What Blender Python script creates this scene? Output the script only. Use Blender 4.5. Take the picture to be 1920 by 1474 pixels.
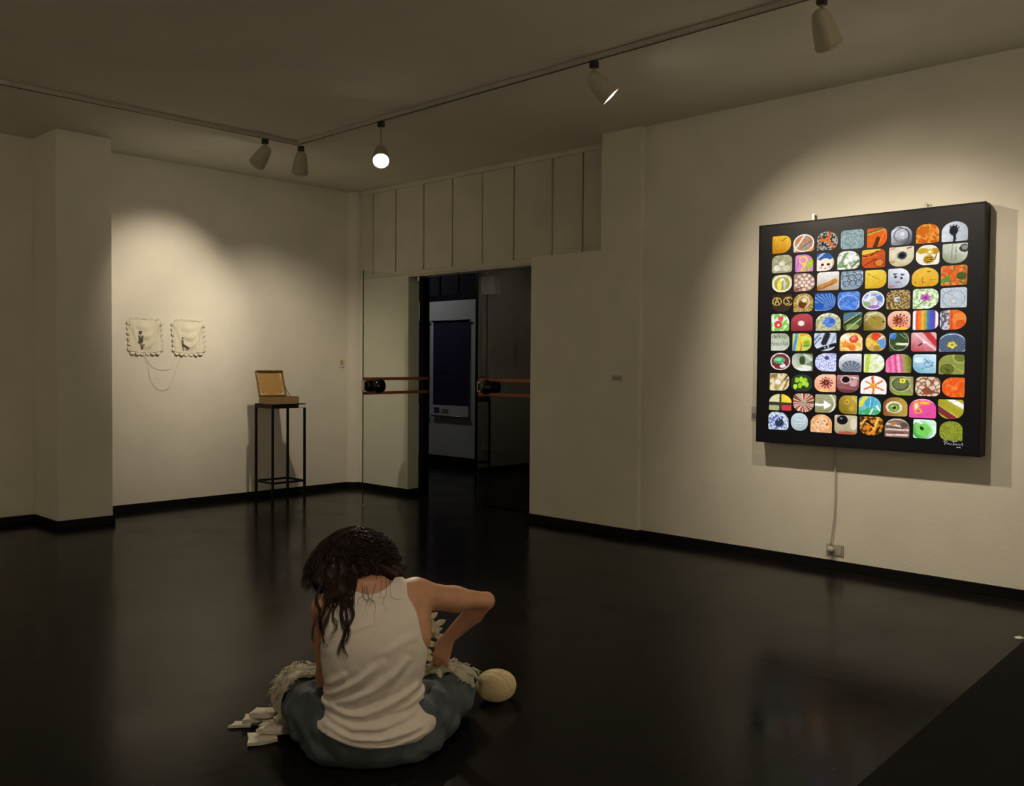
import bpy, bmesh, math, random
import numpy as np
from mathutils import Vector, Matrix, noise as mnoise

for o in list(bpy.data.objects): bpy.data.objects.remove(o, do_unlink=True)
scene = bpy.context.scene
C = scene.collection
random.seed(4)

# ------------------------------------------------------------------ camera, world, exposure
CAM = (-6.1676, -8.6123, 1.4)
YAW, PITCH, ROLL, FPX = 0.76536, 0.029712, 0.007744, 1737.17
fw = Vector((math.cos(PITCH)*math.cos(YAW), math.cos(PITCH)*math.sin(YAW), -math.sin(PITCH)))
rt = Vector((math.sin(YAW), -math.cos(YAW), 0)); up = rt.cross(fw)
r2 = math.cos(ROLL)*rt + math.sin(ROLL)*up; u2 = -math.sin(ROLL)*rt + math.cos(ROLL)*up
cd = bpy.data.cameras.new('camera'); cam = bpy.data.objects.new('camera', cd); C.objects.link(cam)
cd.sensor_width = 36; cd.lens = FPX/1920*36; cd.clip_start = .05
M = Matrix((r2, u2, -fw)).transposed().to_4x4(); M.translation = CAM
cam.matrix_world = M
scene.camera = cam
w = bpy.data.worlds.new('world'); scene.world = w; w.use_nodes = True
w.node_tree.nodes['Background'].inputs[0].default_value = (.01, .009, .008, 1)
w.node_tree.nodes['Background'].inputs[1].default_value = .3
vs = scene.view_settings
vs.view_transform = 'Standard'; vs.look = 'None'; vs.gamma = 1; vs.exposure = 0.0; vs.use_curve_mapping = False
WARM = (1.0, .845, .645)
LAMP_W = 150.0            # watts of one track spot

H = 3.333                # ceiling height

# ------------------------------------------------------------------ materials
def lin(h):
    h = h.lstrip('#'); c = [int(h[i:i+2], 16)/255 for i in (0, 2, 4)]
    return tuple(x/12.92 if x <= .04045 else ((x+.055)/1.055)**2.4 for x in c)
MATS = {}
def mat(name, col, rough=.6, metal=0, spec=.5, noise=0, nscale=8, bump=0, bscale=60, coat=0, stretch=None, rough_var=0):
    if name in MATS: return MATS[name]
    m = bpy.data.materials.new(name); m.use_nodes = True
    nt = m.node_tree; b = nt.nodes['Principled BSDF']
    b.inputs['Base Color'].default_value = (*col, 1); b.inputs['Roughness'].default_value = rough
    b.inputs['Metallic'].default_value = metal; b.inputs['Specular IOR Level'].default_value = spec
    if coat: b.inputs['Coat Weight'].default_value = coat
    tc = nt.nodes.new('ShaderNodeTexCoord'); mp = nt.nodes.new('ShaderNodeMapping')
    nt.links.new(tc.outputs['Object'], mp.inputs[0])
    if stretch: mp.inputs['Scale'].default_value = stretch
    if noise:
        n = nt.nodes.new('ShaderNodeTexNoise'); n.inputs['Scale'].default_value = nscale; n.inputs['Detail'].default_value = 6
        nt.links.new(mp.outputs[0], n.inputs['Vector'])
        r = nt.nodes.new('ShaderNodeValToRGB')
        r.color_ramp.elements[0].position = .3; r.color_ramp.elements[1].position = .7
        r.color_ramp.elements[0].color = (*[c*(1-noise) for c in col], 1); r.color_ramp.elements[1].color = (*[min(1, c*(1+noise)) for c in col], 1)
        nt.links.new(n.outputs[0], r.inputs[0]); nt.links.new(r.outputs[0], b.inputs['Base Color'])
        if rough_var:
            mr = nt.nodes.new('ShaderNodeMapRange'); mr.inputs['To Min'].default_value = rough-rough_var; mr.inputs['To Max'].default_value = rough+rough_var
            nt.links.new(n.outputs[0], mr.inputs[0]); nt.links.new(mr.outputs[0], b.inputs['Roughness'])
    if bump:
        n2 = nt.nodes.new('ShaderNodeTexNoise'); n2.inputs['Scale'].default_value = bscale; n2.inputs['Detail'].default_value = 4
        nt.links.new(mp.outputs[0], n2.inputs['Vector'])
        bp = nt.nodes.new('ShaderNodeBump'); bp.inputs['Strength'].default_value = bump; bp.inputs['Distance'].default_value = .01
        nt.links.new(n2.outputs[0], bp.inputs['Height']); nt.links.new(bp.outputs[0], b.inputs['Normal'])
    MATS[name] = m
    return m
def emit(name, col, s):
    m = bpy.data.materials.new(name); m.use_nodes = True; nt = m.node_tree; nt.nodes.clear()
    e = nt.nodes.new('ShaderNodeEmission'); e.inputs[0].default_value = (*col, 1); e.inputs[1].default_value = s
    o = nt.nodes.new('ShaderNodeOutputMaterial'); nt.links.new(e.outputs[0], o.inputs[0]); MATS[name] = m
    return m

M_WALL = mat('wall_paint', (.80, .77, .68), .85, noise=.035, nscale=3, bump=.12, bscale=40)
M_CEIL = mat('ceiling_paint', (.74, .72, .63), .9, noise=.04, nscale=2, bump=.06, bscale=30)
M_BOARD = mat('board_paint', (.66, .63, .55), .75, noise=.05, nscale=4, bump=.08, bscale=50)
M_BASE = mat('black_baseboard', (.006, .0055, .0055), .45, spec=.2, noise=.3, nscale=20, bump=.1)
M_BLACK = mat('black_metal', (.004, .004, .004), .5, spec=.22, noise=.2)
M_BLACKGLOSS = mat('black_gloss', (.006, .006, .006), .12)
M_WHITEPL = mat('white_plastic', (.50, .46, .37), .5, noise=.05, nscale=30)
M_TRACK = mat('track_white', (.55, .52, .45), .5, noise=.05)
M_DARKPL = mat('dark_plastic', (.03, .027, .022), .5)
M_KRAFT = mat('kraft_board', lin('9A7E56'), .8, noise=.08, nscale=25, bump=.05, bscale=200)
M_KRAFTIN = mat('kraft_lining', lin('B28C50'), .8, noise=.08, nscale=40)
M_CREAM = mat('cream_print', (.80, .72, .52), .8)
M_LINEN = mat('linen', (.80, .76, .62), .9, noise=.04, nscale=60, bump=.15, bscale=400)
M_LINEN_EDGE = mat('linen_edge', (.78, .75, .62), .9, bump=.3, bscale=300)
M_THREAD = mat('thread', (.66, .60, .48), .9)
M_INK = mat('embroidery_ink', (.10, .085, .085), .9)
M_INK2 = mat('embroidery_grey', (.30, .27, .25), .9)
M_SKIN = mat('skin', (.52, .27, .155), .5, noise=.06, nscale=20, bump=.03, bscale=150)
M_SHIRT = mat('white_cotton', (.74, .68, .62), .9, noise=.04, nscale=12, bump=.12, bscale=350)
M_JEANS = mat('blue_denim', (.070, .088, .100), .9, noise=.4, nscale=9, bump=.25, bscale=300)
M_HAIR = mat('dark_hair', (.019, .0075, .0052), .45, spec=.3, noise=.6, nscale=18)
M_LACE = mat('crochet_cotton', (.74, .70, .55), .9, noise=.08, nscale=40, bump=.7, bscale=170)
def translucent(m, amount):
    nt = m.node_tree; b = nt.nodes['Principled BSDF']; o = nt.nodes['Material Output']; t = nt.nodes.new('ShaderNodeBsdfTranslucent'); mx = nt.nodes.new('ShaderNodeMixShader')
    t.inputs[0].default_value = b.inputs['Base Color'].default_value; mx.inputs[0].default_value = amount
    nt.links.new(b.outputs[0], mx.inputs[1]); nt.links.new(t.outputs[0], mx.inputs[2]); nt.links.new(mx.outputs[0], o.inputs[0])
translucent(M_LACE, .3)
M_YARN = mat('yarn_cotton', (.78, .66, .40), .85, noise=.06, nscale=60, bump=.5, bscale=250)
M_PAD = mat('felt_pad', (.66, .61, .50), .9, noise=.06, nscale=30, bump=.25, bscale=250)
M_PEARL = mat('pearl', (.95, .93, .88), .08, coat=.6)
M_ORANGE = mat('orange_tape', (.42, .125, .04), .6, noise=.1)
M_CHROME = mat('brushed_steel', (.45, .43, .38), .35, metal=.9)
M_CARD = mat('white_card', (.72, .71, .69), .7)
M_CARDDIM = mat('label_card', (.52, .48, .42), .8)
M_PRINT = mat('grey_print', (.25, .24, .24), .8)
M_PURPLE = mat('poster_purple', (.035, .026, .075), .45, noise=.15, nscale=3)
M_PURPLE2 = mat('poster_text', (.06, .05, .12), .5)
M_PANELW = mat('hall_panel', (.62, .64, .65), .7, noise=.03)
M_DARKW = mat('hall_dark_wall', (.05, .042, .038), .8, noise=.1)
M_TRANSOM = mat('hall_transom_glass', (.03, .032, .045), .12)
M_MAT = mat('rubber_mat', (.0042, .0038, .0035), .75, spec=.12, noise=.2, nscale=12, bump=.1)
M_FACE = mat('lightbox_face', (.0055, .006, .0105), .4, spec=.3)

def floor_material():
    m = bpy.data.materials.new('black_floor_paint'); m.use_nodes = True; nt = m.node_tree; b = nt.nodes['Principled BSDF']
    tc = nt.nodes.new('ShaderNodeTexCoord')
    def nz(scale, detail=5, sc=(1, 1, 1), dist=0):
        mp = nt.nodes.new('ShaderNodeMapping'); mp.inputs['Scale'].default_value = sc
        nt.links.new(tc.outputs['Object'], mp.inputs[0])
        n = nt.nodes.new('ShaderNodeTexNoise'); n.inputs['Scale'].default_value = scale; n.inputs['Detail'].default_value = detail
        n.inputs['Distortion'].default_value = dist
        nt.links.new(mp.outputs[0], n.inputs['Vector']); return n
    def ramp(n, stops):
        r = nt.nodes.new('ShaderNodeValToRGB'); e = r.color_ramp.elements
        e[0].position, e[0].color = stops[0][0], (*stops[0][1], 1); e[1].position, e[1].color = stops[-1][0], (*stops[-1][1], 1)
        nt.links.new(n.outputs[0], r.inputs[0]); return r
    base = ramp(nz(1.3), [(.3, (.0070, .0060, .0058)), (.75, (.0125, .0102, .0098))])
    scuff = ramp(nz(9, 10, (1, 2.2, 1), 1.2), [(.64, (0, 0, 0)), (.80, (1, 1, 1))])
    area = ramp(nz(1.1, 2), [(.50, (0, 0, 0)), (.66, (1, 1, 1))])
    mul = nt.nodes.new('ShaderNodeMath'); mul.operation = 'MULTIPLY'
    nt.links.new(scuff.outputs[0], mul.inputs[0]); nt.links.new(area.outputs[0], mul.inputs[1])
    mul2 = nt.nodes.new('ShaderNodeMath'); mul2.operation = 'MULTIPLY'; mul2.inputs[1].default_value = .5
    nt.links.new(mul.outputs[0], mul2.inputs[0])
    mx = nt.nodes.new('ShaderNodeMixRGB'); mx.inputs[2].default_value = (.09, .08, .07, 1)
    nt.links.new(mul2.outputs[0], mx.inputs[0]); nt.links.new(base.outputs[0], mx.inputs[1]); nt.links.new(mx.outputs[0], b.inputs['Base Color'])
    rr = ramp(nz(2.2, 6), [(.3, (.13,)*3), (.75, (.25,)*3)])
    nt.links.new(rr.outputs[0], b.inputs['Roughness'])
    bp = nt.nodes.new('ShaderNodeBump'); bp.inputs['Strength'].default_value = .05; bp.inputs['Distance'].default_value = .01
    nt.links.new(nz(18, 3).outputs[0], bp.inputs['Height']); nt.links.new(bp.outputs[0], b.inputs['Normal'])
    b.inputs['Specular IOR Level'].default_value = .058
    return m
M_FLOOR = floor_material()

def glass_material():
    m = bpy.data.materials.new('door_glass'); m.use_nodes = True; nt = m.node_tree; nt.nodes.clear()
    t = nt.nodes.new('ShaderNodeBsdfTransparent'); t.inputs[0].default_value = (.94, .97, .95, 1)
    g = nt.nodes.new('ShaderNodeBsdfGlossy'); g.inputs['Roughness'].default_value = .02
    f = nt.nodes.new('ShaderNodeFresnel'); f.inputs[0].default_value = 1.45
    mx = nt.nodes.new('ShaderNodeMixShader'); o = nt.nodes.new('ShaderNodeOutputMaterial')
    gm = nt.nodes.new('ShaderNodeNewGeometry'); inv = nt.nodes.new('ShaderNodeMath'); inv.operation = 'SUBTRACT'; inv.inputs[0].default_value = 1
    mu = nt.nodes.new('ShaderNodeMath'); mu.operation = 'MULTIPLY'
    nt.links.new(gm.outputs['Backfacing'], inv.inputs[1]); nt.links.new(inv.outputs[0], mu.inputs[1]); nt.links.new(f.outputs[0], mu.inputs[0])
    nt.links.new(mu.outputs[0], mx.inputs[0]); nt.links.new(t.outputs[0], mx.inputs[1]); nt.links.new(g.outputs[0], mx.inputs[2]); nt.links.new(mx.outputs[0], o.inputs[0])
    return m
M_GLASS = glass_material()

def tile_material():
    m = bpy.data.materials.new('backlit_print'); m.use_nodes = True; nt = m.node_tree; nt.nodes.clear()
    a = nt.nodes.new('ShaderNodeVertexColor'); a.layer_name = 'print'
    e = nt.nodes.new('ShaderNodeEmission'); e.inputs[1].default_value = 1.12
    o = nt.nodes.new('ShaderNodeOutputMaterial'); nt.links.new(a.outputs[0], e.inputs[0]); nt.links.new(e.outputs[0], o.inputs[0])
    return m
M_TILE = tile_material()
M_LENS = emit('lamp_lens_glow', (1, .90, .74), 22)
M_TUBE = emit('hall_fill_glow', (.9, .95, 1), 4)

# ------------------------------------------------------------------ mesh helpers
class MB:
    def __init__(s): s.v = []; s.f = []
    def add(s, v, f):
        n = len(s.v); s.v += [tuple(p) for p in v]; s.f += [tuple(i+n for i in q) for q in f]; return s
    def box(s, a, b, mtx=None):
        (x0, y0, z0), (x1, y1, z1) = [min(p, q) for p, q in zip(a, b)], [max(p, q) for p, q in zip(a, b)]
        v = [Vector(p) for p in ((x0,y0,z0),(x1,y0,z0),(x1,y1,z0),(x0,y1,z0),(x0,y0,z1),(x1,y0,z1),(x1,y1,z1),(x0,y1,z1))]
        if mtx: v = [mtx @ p for p in v]
        return s.add(v, [(0,3,2,1),(4,5,6,7),(0,1,5,4),(1,2,6,5),(2,3,7,6),(3,0,4,7)])
    def prism(s, poly, z0, z1):
        n = len(poly); v = [(x, y, z0) for x, y in poly]+[(x, y, z1) for x, y in poly]
        return s.add(v, [tuple(range(n-1, -1, -1)), tuple(range(n, 2*n))]+[(i, (i+1) % n, n+(i+1) % n, n+i) for i in range(n)])
    def lathe(s, prof, seg=32, mtx=None):
        v = []; f = []
        for r, z in prof:
            for k in range(seg):
                a = 2*math.pi*k/seg; p = Vector((r*math.cos(a), r*math.sin(a), z)); v.append(mtx @ p if mtx else p)
        for i in range(len(prof)-1):
            for k in range(seg):
                k2 = (k+1) % seg; f.append((i*seg+k, i*seg+k2, (i+1)*seg+k2, (i+1)*seg+k))
        return s.add(v, f)
    def tube(s, pts, r, seg=8, cap=True):
        pts = [Vector(p) for p in pts]; n = len(pts); rr = r if isinstance(r, (list, tuple)) else [r]*n
        v = []; f = []; prev = None
        for i, p in enumerate(pts):
            t = (pts[min(i+1, n-1)]-pts[max(i-1, 0)])
            t = t.normalized() if t.length > 1e-9 else Vector((0, 0, 1))
            if prev is None: a = t.orthogonal().normalized()
            else:
                a = prev-t*prev.dot(t); a = a.normalized() if a.length > 1e-6 else t.orthogonal().normalized()
            prev = a; b = t.cross(a)
            for k in range(seg):
                an = 2*math.pi*k/seg; v.append(p+(a*math.cos(an)+b*math.sin(an))*rr[i])
        for i in range(n-1):
            for k in range(seg):
                k2 = (k+1) % seg; f.append((i*seg+k, i*seg+k2, (i+1)*seg+k2, (i+1)*seg+k))
        if cap: f += [tuple(range(seg-1, -1, -1)), tuple(range((n-1)*seg, n*seg))]
        return s.add(v, f)
    def build(s, name, material, parent=None, bevel=0, smooth=False, loc=None):
        me = bpy.data.meshes.new(name); me.from_pydata([tuple(p) for p in s.v], [], s.f)
        if bevel:
            bm = bmesh.new(); bm.from_mesh(me); bmesh.ops.recalc_face_normals(bm, faces=bm.faces)
            bmesh.ops.bevel(bm, geom=list(bm.edges), offset=bevel, segments=2, affect='EDGES', clamp_overlap=True)
            bm.to_mesh(me); bm.free()
        if smooth: me.polygons.foreach_set('use_smooth', [True]*len(me.polygons))
        me.materials.append(material); me.update()
        o = bpy.data.objects.new(name, me); C.objects.link(o)
        if parent: o.parent = parent
        if loc: o.location = loc
        return o
def tag(o, label, cat, group=None):
    o['label'] = label; o['category'] = cat
    if group: o['group'] = group
    return o
def thing(name, label, cat, loc=(0, 0, 0), rz=0, group=None):
    o = bpy.data.objects.new(name, None); C.objects.link(o); o.location = loc; o.rotation_euler = (0, 0, rz)
    o.empty_display_size = .1
    return tag(o, label, cat, group)
def struct(o, label, cat):
    o['kind'] = 'structure'; o['label'] = label; o['category'] = cat; return o
def bx(a, b): return MB().box(a, b)

# ------------------------------------------------------------------ room shell
X0, Y0 = -9.2, -12.0
struct(bx((X0-.2, Y0-.2, -.12), (5.2, 4.2, 0)).build('floor', M_FLOOR), 'glossy black painted floor with faint scuffs', 'floor')
struct(bx((X0-.2, Y0-.2, H), (5.2, 4.2, H+.15)).build('ceiling', M_CEIL), 'dim plain plaster ceiling above the gallery', 'ceiling')
struct(bx((X0-.2, 0, 0), (.35, .2, H)).build('wall_left', M_WALL), 'cream wall with two handkerchiefs and the box stand before it', 'wall')
struct(bx((0, Y0-.2, 0), (.35, -4.15, H)).build('wall_right', M_WALL), 'cream wall that carries the glowing lightbox', 'wall')
struct(bx((X0-.2, Y0-.2, 0), (X0, .2, H)).build('wall_side', M_WALL), 'cream gallery wall outside the view on the left', 'wall')
struct(bx((X0, Y0-.2, 0), (0, Y0, H)).build('wall_rear', M_WALL), 'cream gallery wall behind the viewer', 'wall')
# entrance wall: jamb piece, lintel backing, boards
we = struct(bx((.2, -.952, 0), (.35, 0, 2.36)).build('wall_entrance', M_WALL), 'cream wall around the glass doors with boarding above', 'wall')
bx((.225, -3.75, 2.36), (.35, 0, H)).build('backing', mat('shadow_gap', (.10, .09, .075), .9), we)
edges = [(-.10, -.335), (-.349, -.728), (-.744, -1.112), (-1.205, -1.632), (-1.646, -2.067), (-2.081, -2.494), (-2.508, -2.916), (-2.992, -3.339), (-3.353, -3.75)]
for a, b in edges: bx((.2, b, 2.40), (.224, a, 3.285)).build('board', M_BOARD, we, bevel=.003)
for a, b in ((-1.118, -1.198), (-2.922, -2.986)): bx((.186, b, 2.40), (.224, a, 3.285)).build('post', M_BOARD, we, bevel=.004)
bx((.188, -3.75, 3.285), (.224, -.02, H)).build('top_rail', M_BOARD, we, bevel=.003)
bx((.188, -3.2, 2.352), (.224, -.02, 2.40)).build('bottom_rail', M_BOARD, we, bevel=.003)
bx((.205, -2.95, 2.335), (.35, -.952, 2.36)).build('lintel_soffit', M_BOARD, we)
# trims: pier beside the door, pilaster, left pillar, round corner column
struct(bx((-.04, -4.15, 0), (.35, -2.95, 2.372)).build('trim_1', M_WALL, bevel=.004), 'cream pier right of the glass doors', 'pier')
struct(bx((-.05, -4.155, 2.372), (.35, -3.75, H)).build('trim_2', M_WALL, bevel=.004), 'cream pilaster above the pier reaching the ceiling', 'pilaster')
struct(bx((-3.225, -.52, 0), (-2.765, 0, H)).build('trim_3', M_WALL, bevel=.004), 'broad square pillar standing out from the left wall', 'pillar')
struct(MB().lathe([(.105, 0), (.105, H)], 32, Matrix.Translation((.205, .005, 0))).build('trim_4', M_WALL, smooth=True), 'rounded corner column left of the glass doors', 'column')
# baseboards
BH, BT = .066, .014
def base(name, segs, lab):
    m = MB()
    for a, b in segs: m.box((a[0], a[1], 0), (b[0], b[1], BH))
    return struct(m.build(name, M_BASE, bevel=.003), lab, 'baseboard')
base('baseboard_left', [((-2.75, -BT), (.11, 0)), ((X0, -BT), (-3.24, 0))], 'black baseboard along the left wall')
base('baseboard_right', [((-BT, Y0), (0, -4.17))], 'black baseboard below the lightbox wall')
base('baseboard_pillar', [((-3.241, -.536), (-2.749, -.52)), ((-3.241, -.52), (-3.225, 0)), ((-2.765, -.52), (-2.749, -BT))], 'black baseboard around the square pillar')
base('baseboard_pier', [((-.056, -4.166), (-.04, -2.94)), ((-.04, -2.95), (.2, -2.938)), ((-.04, -4.166), (0, -4.15))], 'black baseboard around the pier beside the doors')
base('baseboard_entrance', [((.186, -.966), (.2, -.08)), ((.2, -.966), (.35, -.952))], 'black baseboard below the wall beside the open glass door')
m = MB().lathe([(.105, 0), (.119, 0), (.119, BH), (.105, BH)], 32, Matrix.Translation((.205, .005, 0)))
struct(m.build('baseboard_column', M_BASE), 'black baseboard around the rounded corner column', 'baseboard')

# black covering at lower right of the floor
m = MB().prism([(-4.4, -7.385), (-4.4, -9.4), (-.55, -9.4), (-.55, -7.228)], 0, .006)
tag(m.build('floor_mat', M_MAT), 'dull black floor covering with a straight edge, lower right corner', 'floor mat')
m = MB().prism([(0, 0), (.03, -.01), (.05, .02), (.02, .035), (-.005, .02)], 0, .006)
tag(m.build('paper_scrap', M_CARD, loc=(-.905, -7.222, 0)), 'tiny pale scrap at the edge of the black floor covering', 'scrap')

# ------------------------------------------------------------------ hall behind the glass doors
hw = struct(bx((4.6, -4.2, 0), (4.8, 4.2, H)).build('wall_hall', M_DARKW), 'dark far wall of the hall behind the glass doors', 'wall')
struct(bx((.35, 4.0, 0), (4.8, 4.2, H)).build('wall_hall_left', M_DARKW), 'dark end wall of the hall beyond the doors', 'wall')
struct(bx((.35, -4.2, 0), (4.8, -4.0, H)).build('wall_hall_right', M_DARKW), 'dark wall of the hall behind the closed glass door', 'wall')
part = thing('hall_partition', 'grey-white partition panel in black frame seen through the doorway', 'partition', (2.5, 1.3, 0))
bx((0, -.9, .13), (.05, .9, 2.3)).build('panel', M_PANELW, part, bevel=.004)
bx((-.012, -.93, 0), (.06, .93, .13)).build('plinth', M_BLACK, part, bevel=.003)
for y in (-.965, .9): bx((-.01, y, 0 if y < 0 else .13), (.06, y+.065, H-.01)).build('post', M_BLACK, part, bevel=.003)
bx((-.015, -.9, 2.3), (.06, .9, 2.375)).build('top_bar', M_BLACK, part, bevel=.003)
for k, y in enumerate((-.9, -.53, -.16, .21, .58)):
    bx((.01, y+.02, 2.375), (.03, y+.35, 3.2)).build('transom_pane', M_TRANSOM, part)
    bx((-.01, y+.35, 2.375), (.05, y+.39, 3.2)).build('mullion', M_BLACK, part)
def poster(y0, y1, z0, z1, lab):
    w_ = y1-y0; t = thing('poster', lab, 'poster', (2.475, (y0+y1)/2, z0), 0, 'posters in the hall')
    f = bx((0, -w_/2, .14), (.004, w_/2, z1-z0)).build('sheet', M_PURPLE, t)
    g = bx((0, -w_/2, 0), (.004, w_/2, .14)).build('footer', M_CARD, t)
    MB().tube([(-.004, -w_/2-.02, -.012), (-.004, w_/2+.02, -.012)], .012, 12).build('bottom_rod', M_CHROME, t, smooth=True)
    MB().tube([(-.004, -w_/2-.03, z1-z0+.008), (-.004, w_/2+.03, z1-z0+.008)], .012, 12).build('top_rod', M_BLACK, t, smooth=True)
    for a, b, c, d in ((.28, .40, .03, .10), (-.14, .0, .03, .085), (-.30, -.19, .025, .105)):
        if abs(a) < w_/2 and abs(b) < w_/2: bx((-.002, -max(a, b)*1.0+.04, c), (0, -min(a, b)+.04, d)).build('logo_mark', M_PRINT if a > -.3 else M_PURPLE2, g)
    rnd = random.Random(2)
    for k in range(9):
        zz = z1-z0-.18-k*.12; ww = w_*rnd.uniform(.25, .7)
        bx((-.0015, w_/2-.06-ww, zz), (0, w_/2-.06, zz+.012)).build('text_line', M_PURPLE2, f)
    return t
poster(.51, 1.235, .70, 2.0, 'dark purple poster with pale footer on the hall partition')
poster(1.34, 2.05, .70, 2.0, 'second dark poster, only its edge showing beside the purple one')
t = thing('hanging_light_box', 'small white box hanging in the dark hall behind the closed glass door', 'light fitting', (1.2, -1.19, 2.20))
bx((-.05, -.11, 0), (.05, .11, .20)).build('housing', M_CARD, t, bevel=.008)
bx((-.055, .02, .02), (-.05, .10, .18)).build('cover', M_PANELW, t)
MB().tube([(0, .05, .2), (0, .05, H-2.2)], .008, 8).build('rod', M_CHROME, t)
t = thing('hall_fill_lamp', 'unseen tube lamp added on the hall ceiling to light the partition', 'lamp', (1.5, 1.6, H))  # out-of-view source added to brighten the partition and posters
bx((-.06, -.6, -.05), (.06, .6, 0)).build('housing', M_CARD, t, bevel=.005)
MB().tube([(0, -.57, -.07), (0, .57, -.07)], .015, 10).build('tube', M_TUBE, t)
ld = bpy.data.lights.new('hall_fill_light', 'AREA'); ld.shape = 'RECTANGLE'; ld.size = .1; ld.size_y = 1.1; ld.energy = 6; ld.color = (1, .98, .94)
lo = bpy.data.objects.new('hall_fill_light', ld); C.objects.link(lo); lo.parent = t; lo.location = (0, 0, -.1)

# ------------------------------------------------------------------ glass doors
def glass_door(name, pivot, rz, lab, mirror):
    # local frame: pivot at origin, leaf runs along +x from -.10 to .87, thickness in y
    d = bpy.data.objects.new(name, None); C.objects.link(d); d.location = (pivot[0], pivot[1], 0); d.rotation_euler = (0, 0, rz)
    struct(d, lab, 'door')
    bx((-.10, -.005, .012), (.87, .005, 2.33)).build('glass_pane', M_GLASS, d)
    for z in (1.255, 1.113):
        bx((-.10, -.0066, z-.015), (.87, -.0054, z+.015)).build('stripe', M_ORANGE, d)
        bx((-.10, .0054, z-.015), (.87, .0066, z+.015)).build('stripe', M_ORANGE, d)
    for s in (-1, 1):
        k = MB().lathe([(.0, 0), (.020, 0), (.020, .02), (.055, .024), (.074, .045), (.076, .06), (.066, .085), (.04, .10), (0, .104)], 32,
                       Matrix.Translation((.705, s*.005, 1.184)) @ Matrix.Rotation(-s*math.pi/2, 4, 'X'))
        k.build('knob', M_BLACKGLOSS, d, smooth=True)
    lk = bx((.815, -.022, 1.135), (.878, .022, 1.235)).build('lock', M_CHROME, d, bevel=.005)
    for s in (-1, 1): bx((.825, s*.022, 1.15), (.862, s*.0235, 1.22)).build('lock_inset', M_BLACK, lk)
    bx((.8702, -.0052, .012), (.8745, .0052, 2.33)).build('glass_edge', mat('glass_edge', (.012, .02, .016), .3), d)
    bx((-.06, -.014, 2.285), (.06, .014, 2.333)).build('top_pivot', M_CHROME, d, bevel=.003)
    bx((-.08, -.016, .004), (.08, .016, .07)).build('bottom_pivot', M_BLACK, d, bevel=.003)
    return d
glass_door('door_1', (.29, -1.07), math.atan2(-.12, -.86), 'clear glass door swung open into the room, orange stripes and black knob', False)
glass_door('door_2', (.29, -2.815), math.pi/2, 'closed clear glass door, orange stripes and black knob, mirroring the room', True)
fr = bx((.352, -1.035, 0), (.43, -.955, 2.335)).build('door_frame_post', M_BLACK, bevel=.004)
tag(fr, 'black upright post at the open doorway edge beside the partition', 'post')

# ------------------------------------------------------------------ ceiling track and spot lamps
TZ = H-.032
def track(name, a, b, lab):
    t = thing(name, lab, 'track', (a[0], a[1], TZ), 0, 'ceiling tracks')
    m = MB(); dx, dy = b[0]-a[0], b[1]-a[1]
    if abs(dx) > abs(dy):
        m.box((0, -.018, .002), (dx, .018, .032)); s = MB().box((0, -.006, 0), (dx, .006, .003))
    else:
        m.box((-.018, 0, .002), (.018, dy, .032)); s = MB().box((-.006, 0, 0), (.006, dy, .003))
    m.build('rail', M_TRACK, t, bevel=.003); s.build('slot', M_DARKPL, t)
    return t
track('ceiling_track', (-1.60, -1.62), (-8.0, -1.62), 'white ceiling track running over the handkerchief wall')
track('ceiling_track', (-1.62, -1.66), (-1.62, -10.6), 'white ceiling track running toward the lightbox wall lamps')
track('ceiling_track', (-1.60, -10.63), (-8.0, -10.63), 'white ceiling track behind the viewer')
track('ceiling_track', (-5.0, -10.60), (-5.0, -7.0), 'white ceiling track above the viewer')

PROF = [(0, 0), (.022, .002), (.037, .012), (.046, .030), (.054, .065), (.061, .105), (.066, .145), (.068, .18), (.067, .2), (.062, .2), (.058, .17), (.030, .155), (0, .152)]
def lamp(pos, aim, lab, power=1.0, stem=.07, size=62, blend=.7, back=.05, swing=(0, 0), lens=True):
    """pos: on the track; the head hangs on a stem and points at aim"""
    t = thing('track_lamp', lab, 'lamp', (pos[0], pos[1], TZ), 0, 'track spot lamps')
    bx((-.022, -.022, -.045), (.022, .022, .0)).build('adapter', M_DARKPL, t, bevel=.003)
    piv = Vector((swing[0], swing[1], -.045-stem))
    MB().tube([(0, 0, -.04), (swing[0]*.3, swing[1]*.3, -.05-stem*.5), tuple(piv)], .008, 10).build('stem', M_WHITEPL, t, smooth=True)
    base_ = Vector((pos[0], pos[1], TZ))
    ax = (Vector(aim)-(base_+piv)).normalized()
    q = Vector((0, 0, 1)).rotation_difference(ax).to_matrix().to_4x4()
    start = piv-ax*back
    mt = Matrix.Translation(start) @ q
    hd = MB().lathe(PROF, 36, mt).build('head', M_WHITEPL, t, smooth=True)
    MB().lathe([(.0665, .176), (.0705, .178), (.0705, .196), (.0665, .198)], 36, mt).build('rim', M_WHITEPL, hd, smooth=True)
    MB().lathe([(0, .204), (.025, .202), (.045, .196), (.0615, .186)], 36, mt).build('lens', M_LENS, hd, smooth=True)
    ld = bpy.data.lights.new('spot', 'SPOT'); ld.energy = LAMP_W*power; ld.color = WARM; ld.spot_size = math.radians(size); ld.spot_blend = blend; ld.shadow_soft_size = .035
    lo = bpy.data.objects.new('spot', ld); C.objects.link(lo); lo.parent = t
    lo.matrix_local = Matrix.Translation(start+ax*.215) @ Vector((0, 0, -1)).rotation_difference(ax).to_matrix().to_4x4()
    return t
lamp((-1.93, -1.62), (-2.10, 0, 1.85), 'white spot lamp tilted left toward the handkerchiefs', .66, stem=.06, size=66, blend=1)
lamp((-1.575, -1.62), (-.90, -.25, .95), 'white spot lamp hanging straight down next to the track corner', .62, stem=.05, size=88, blend=1)
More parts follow.
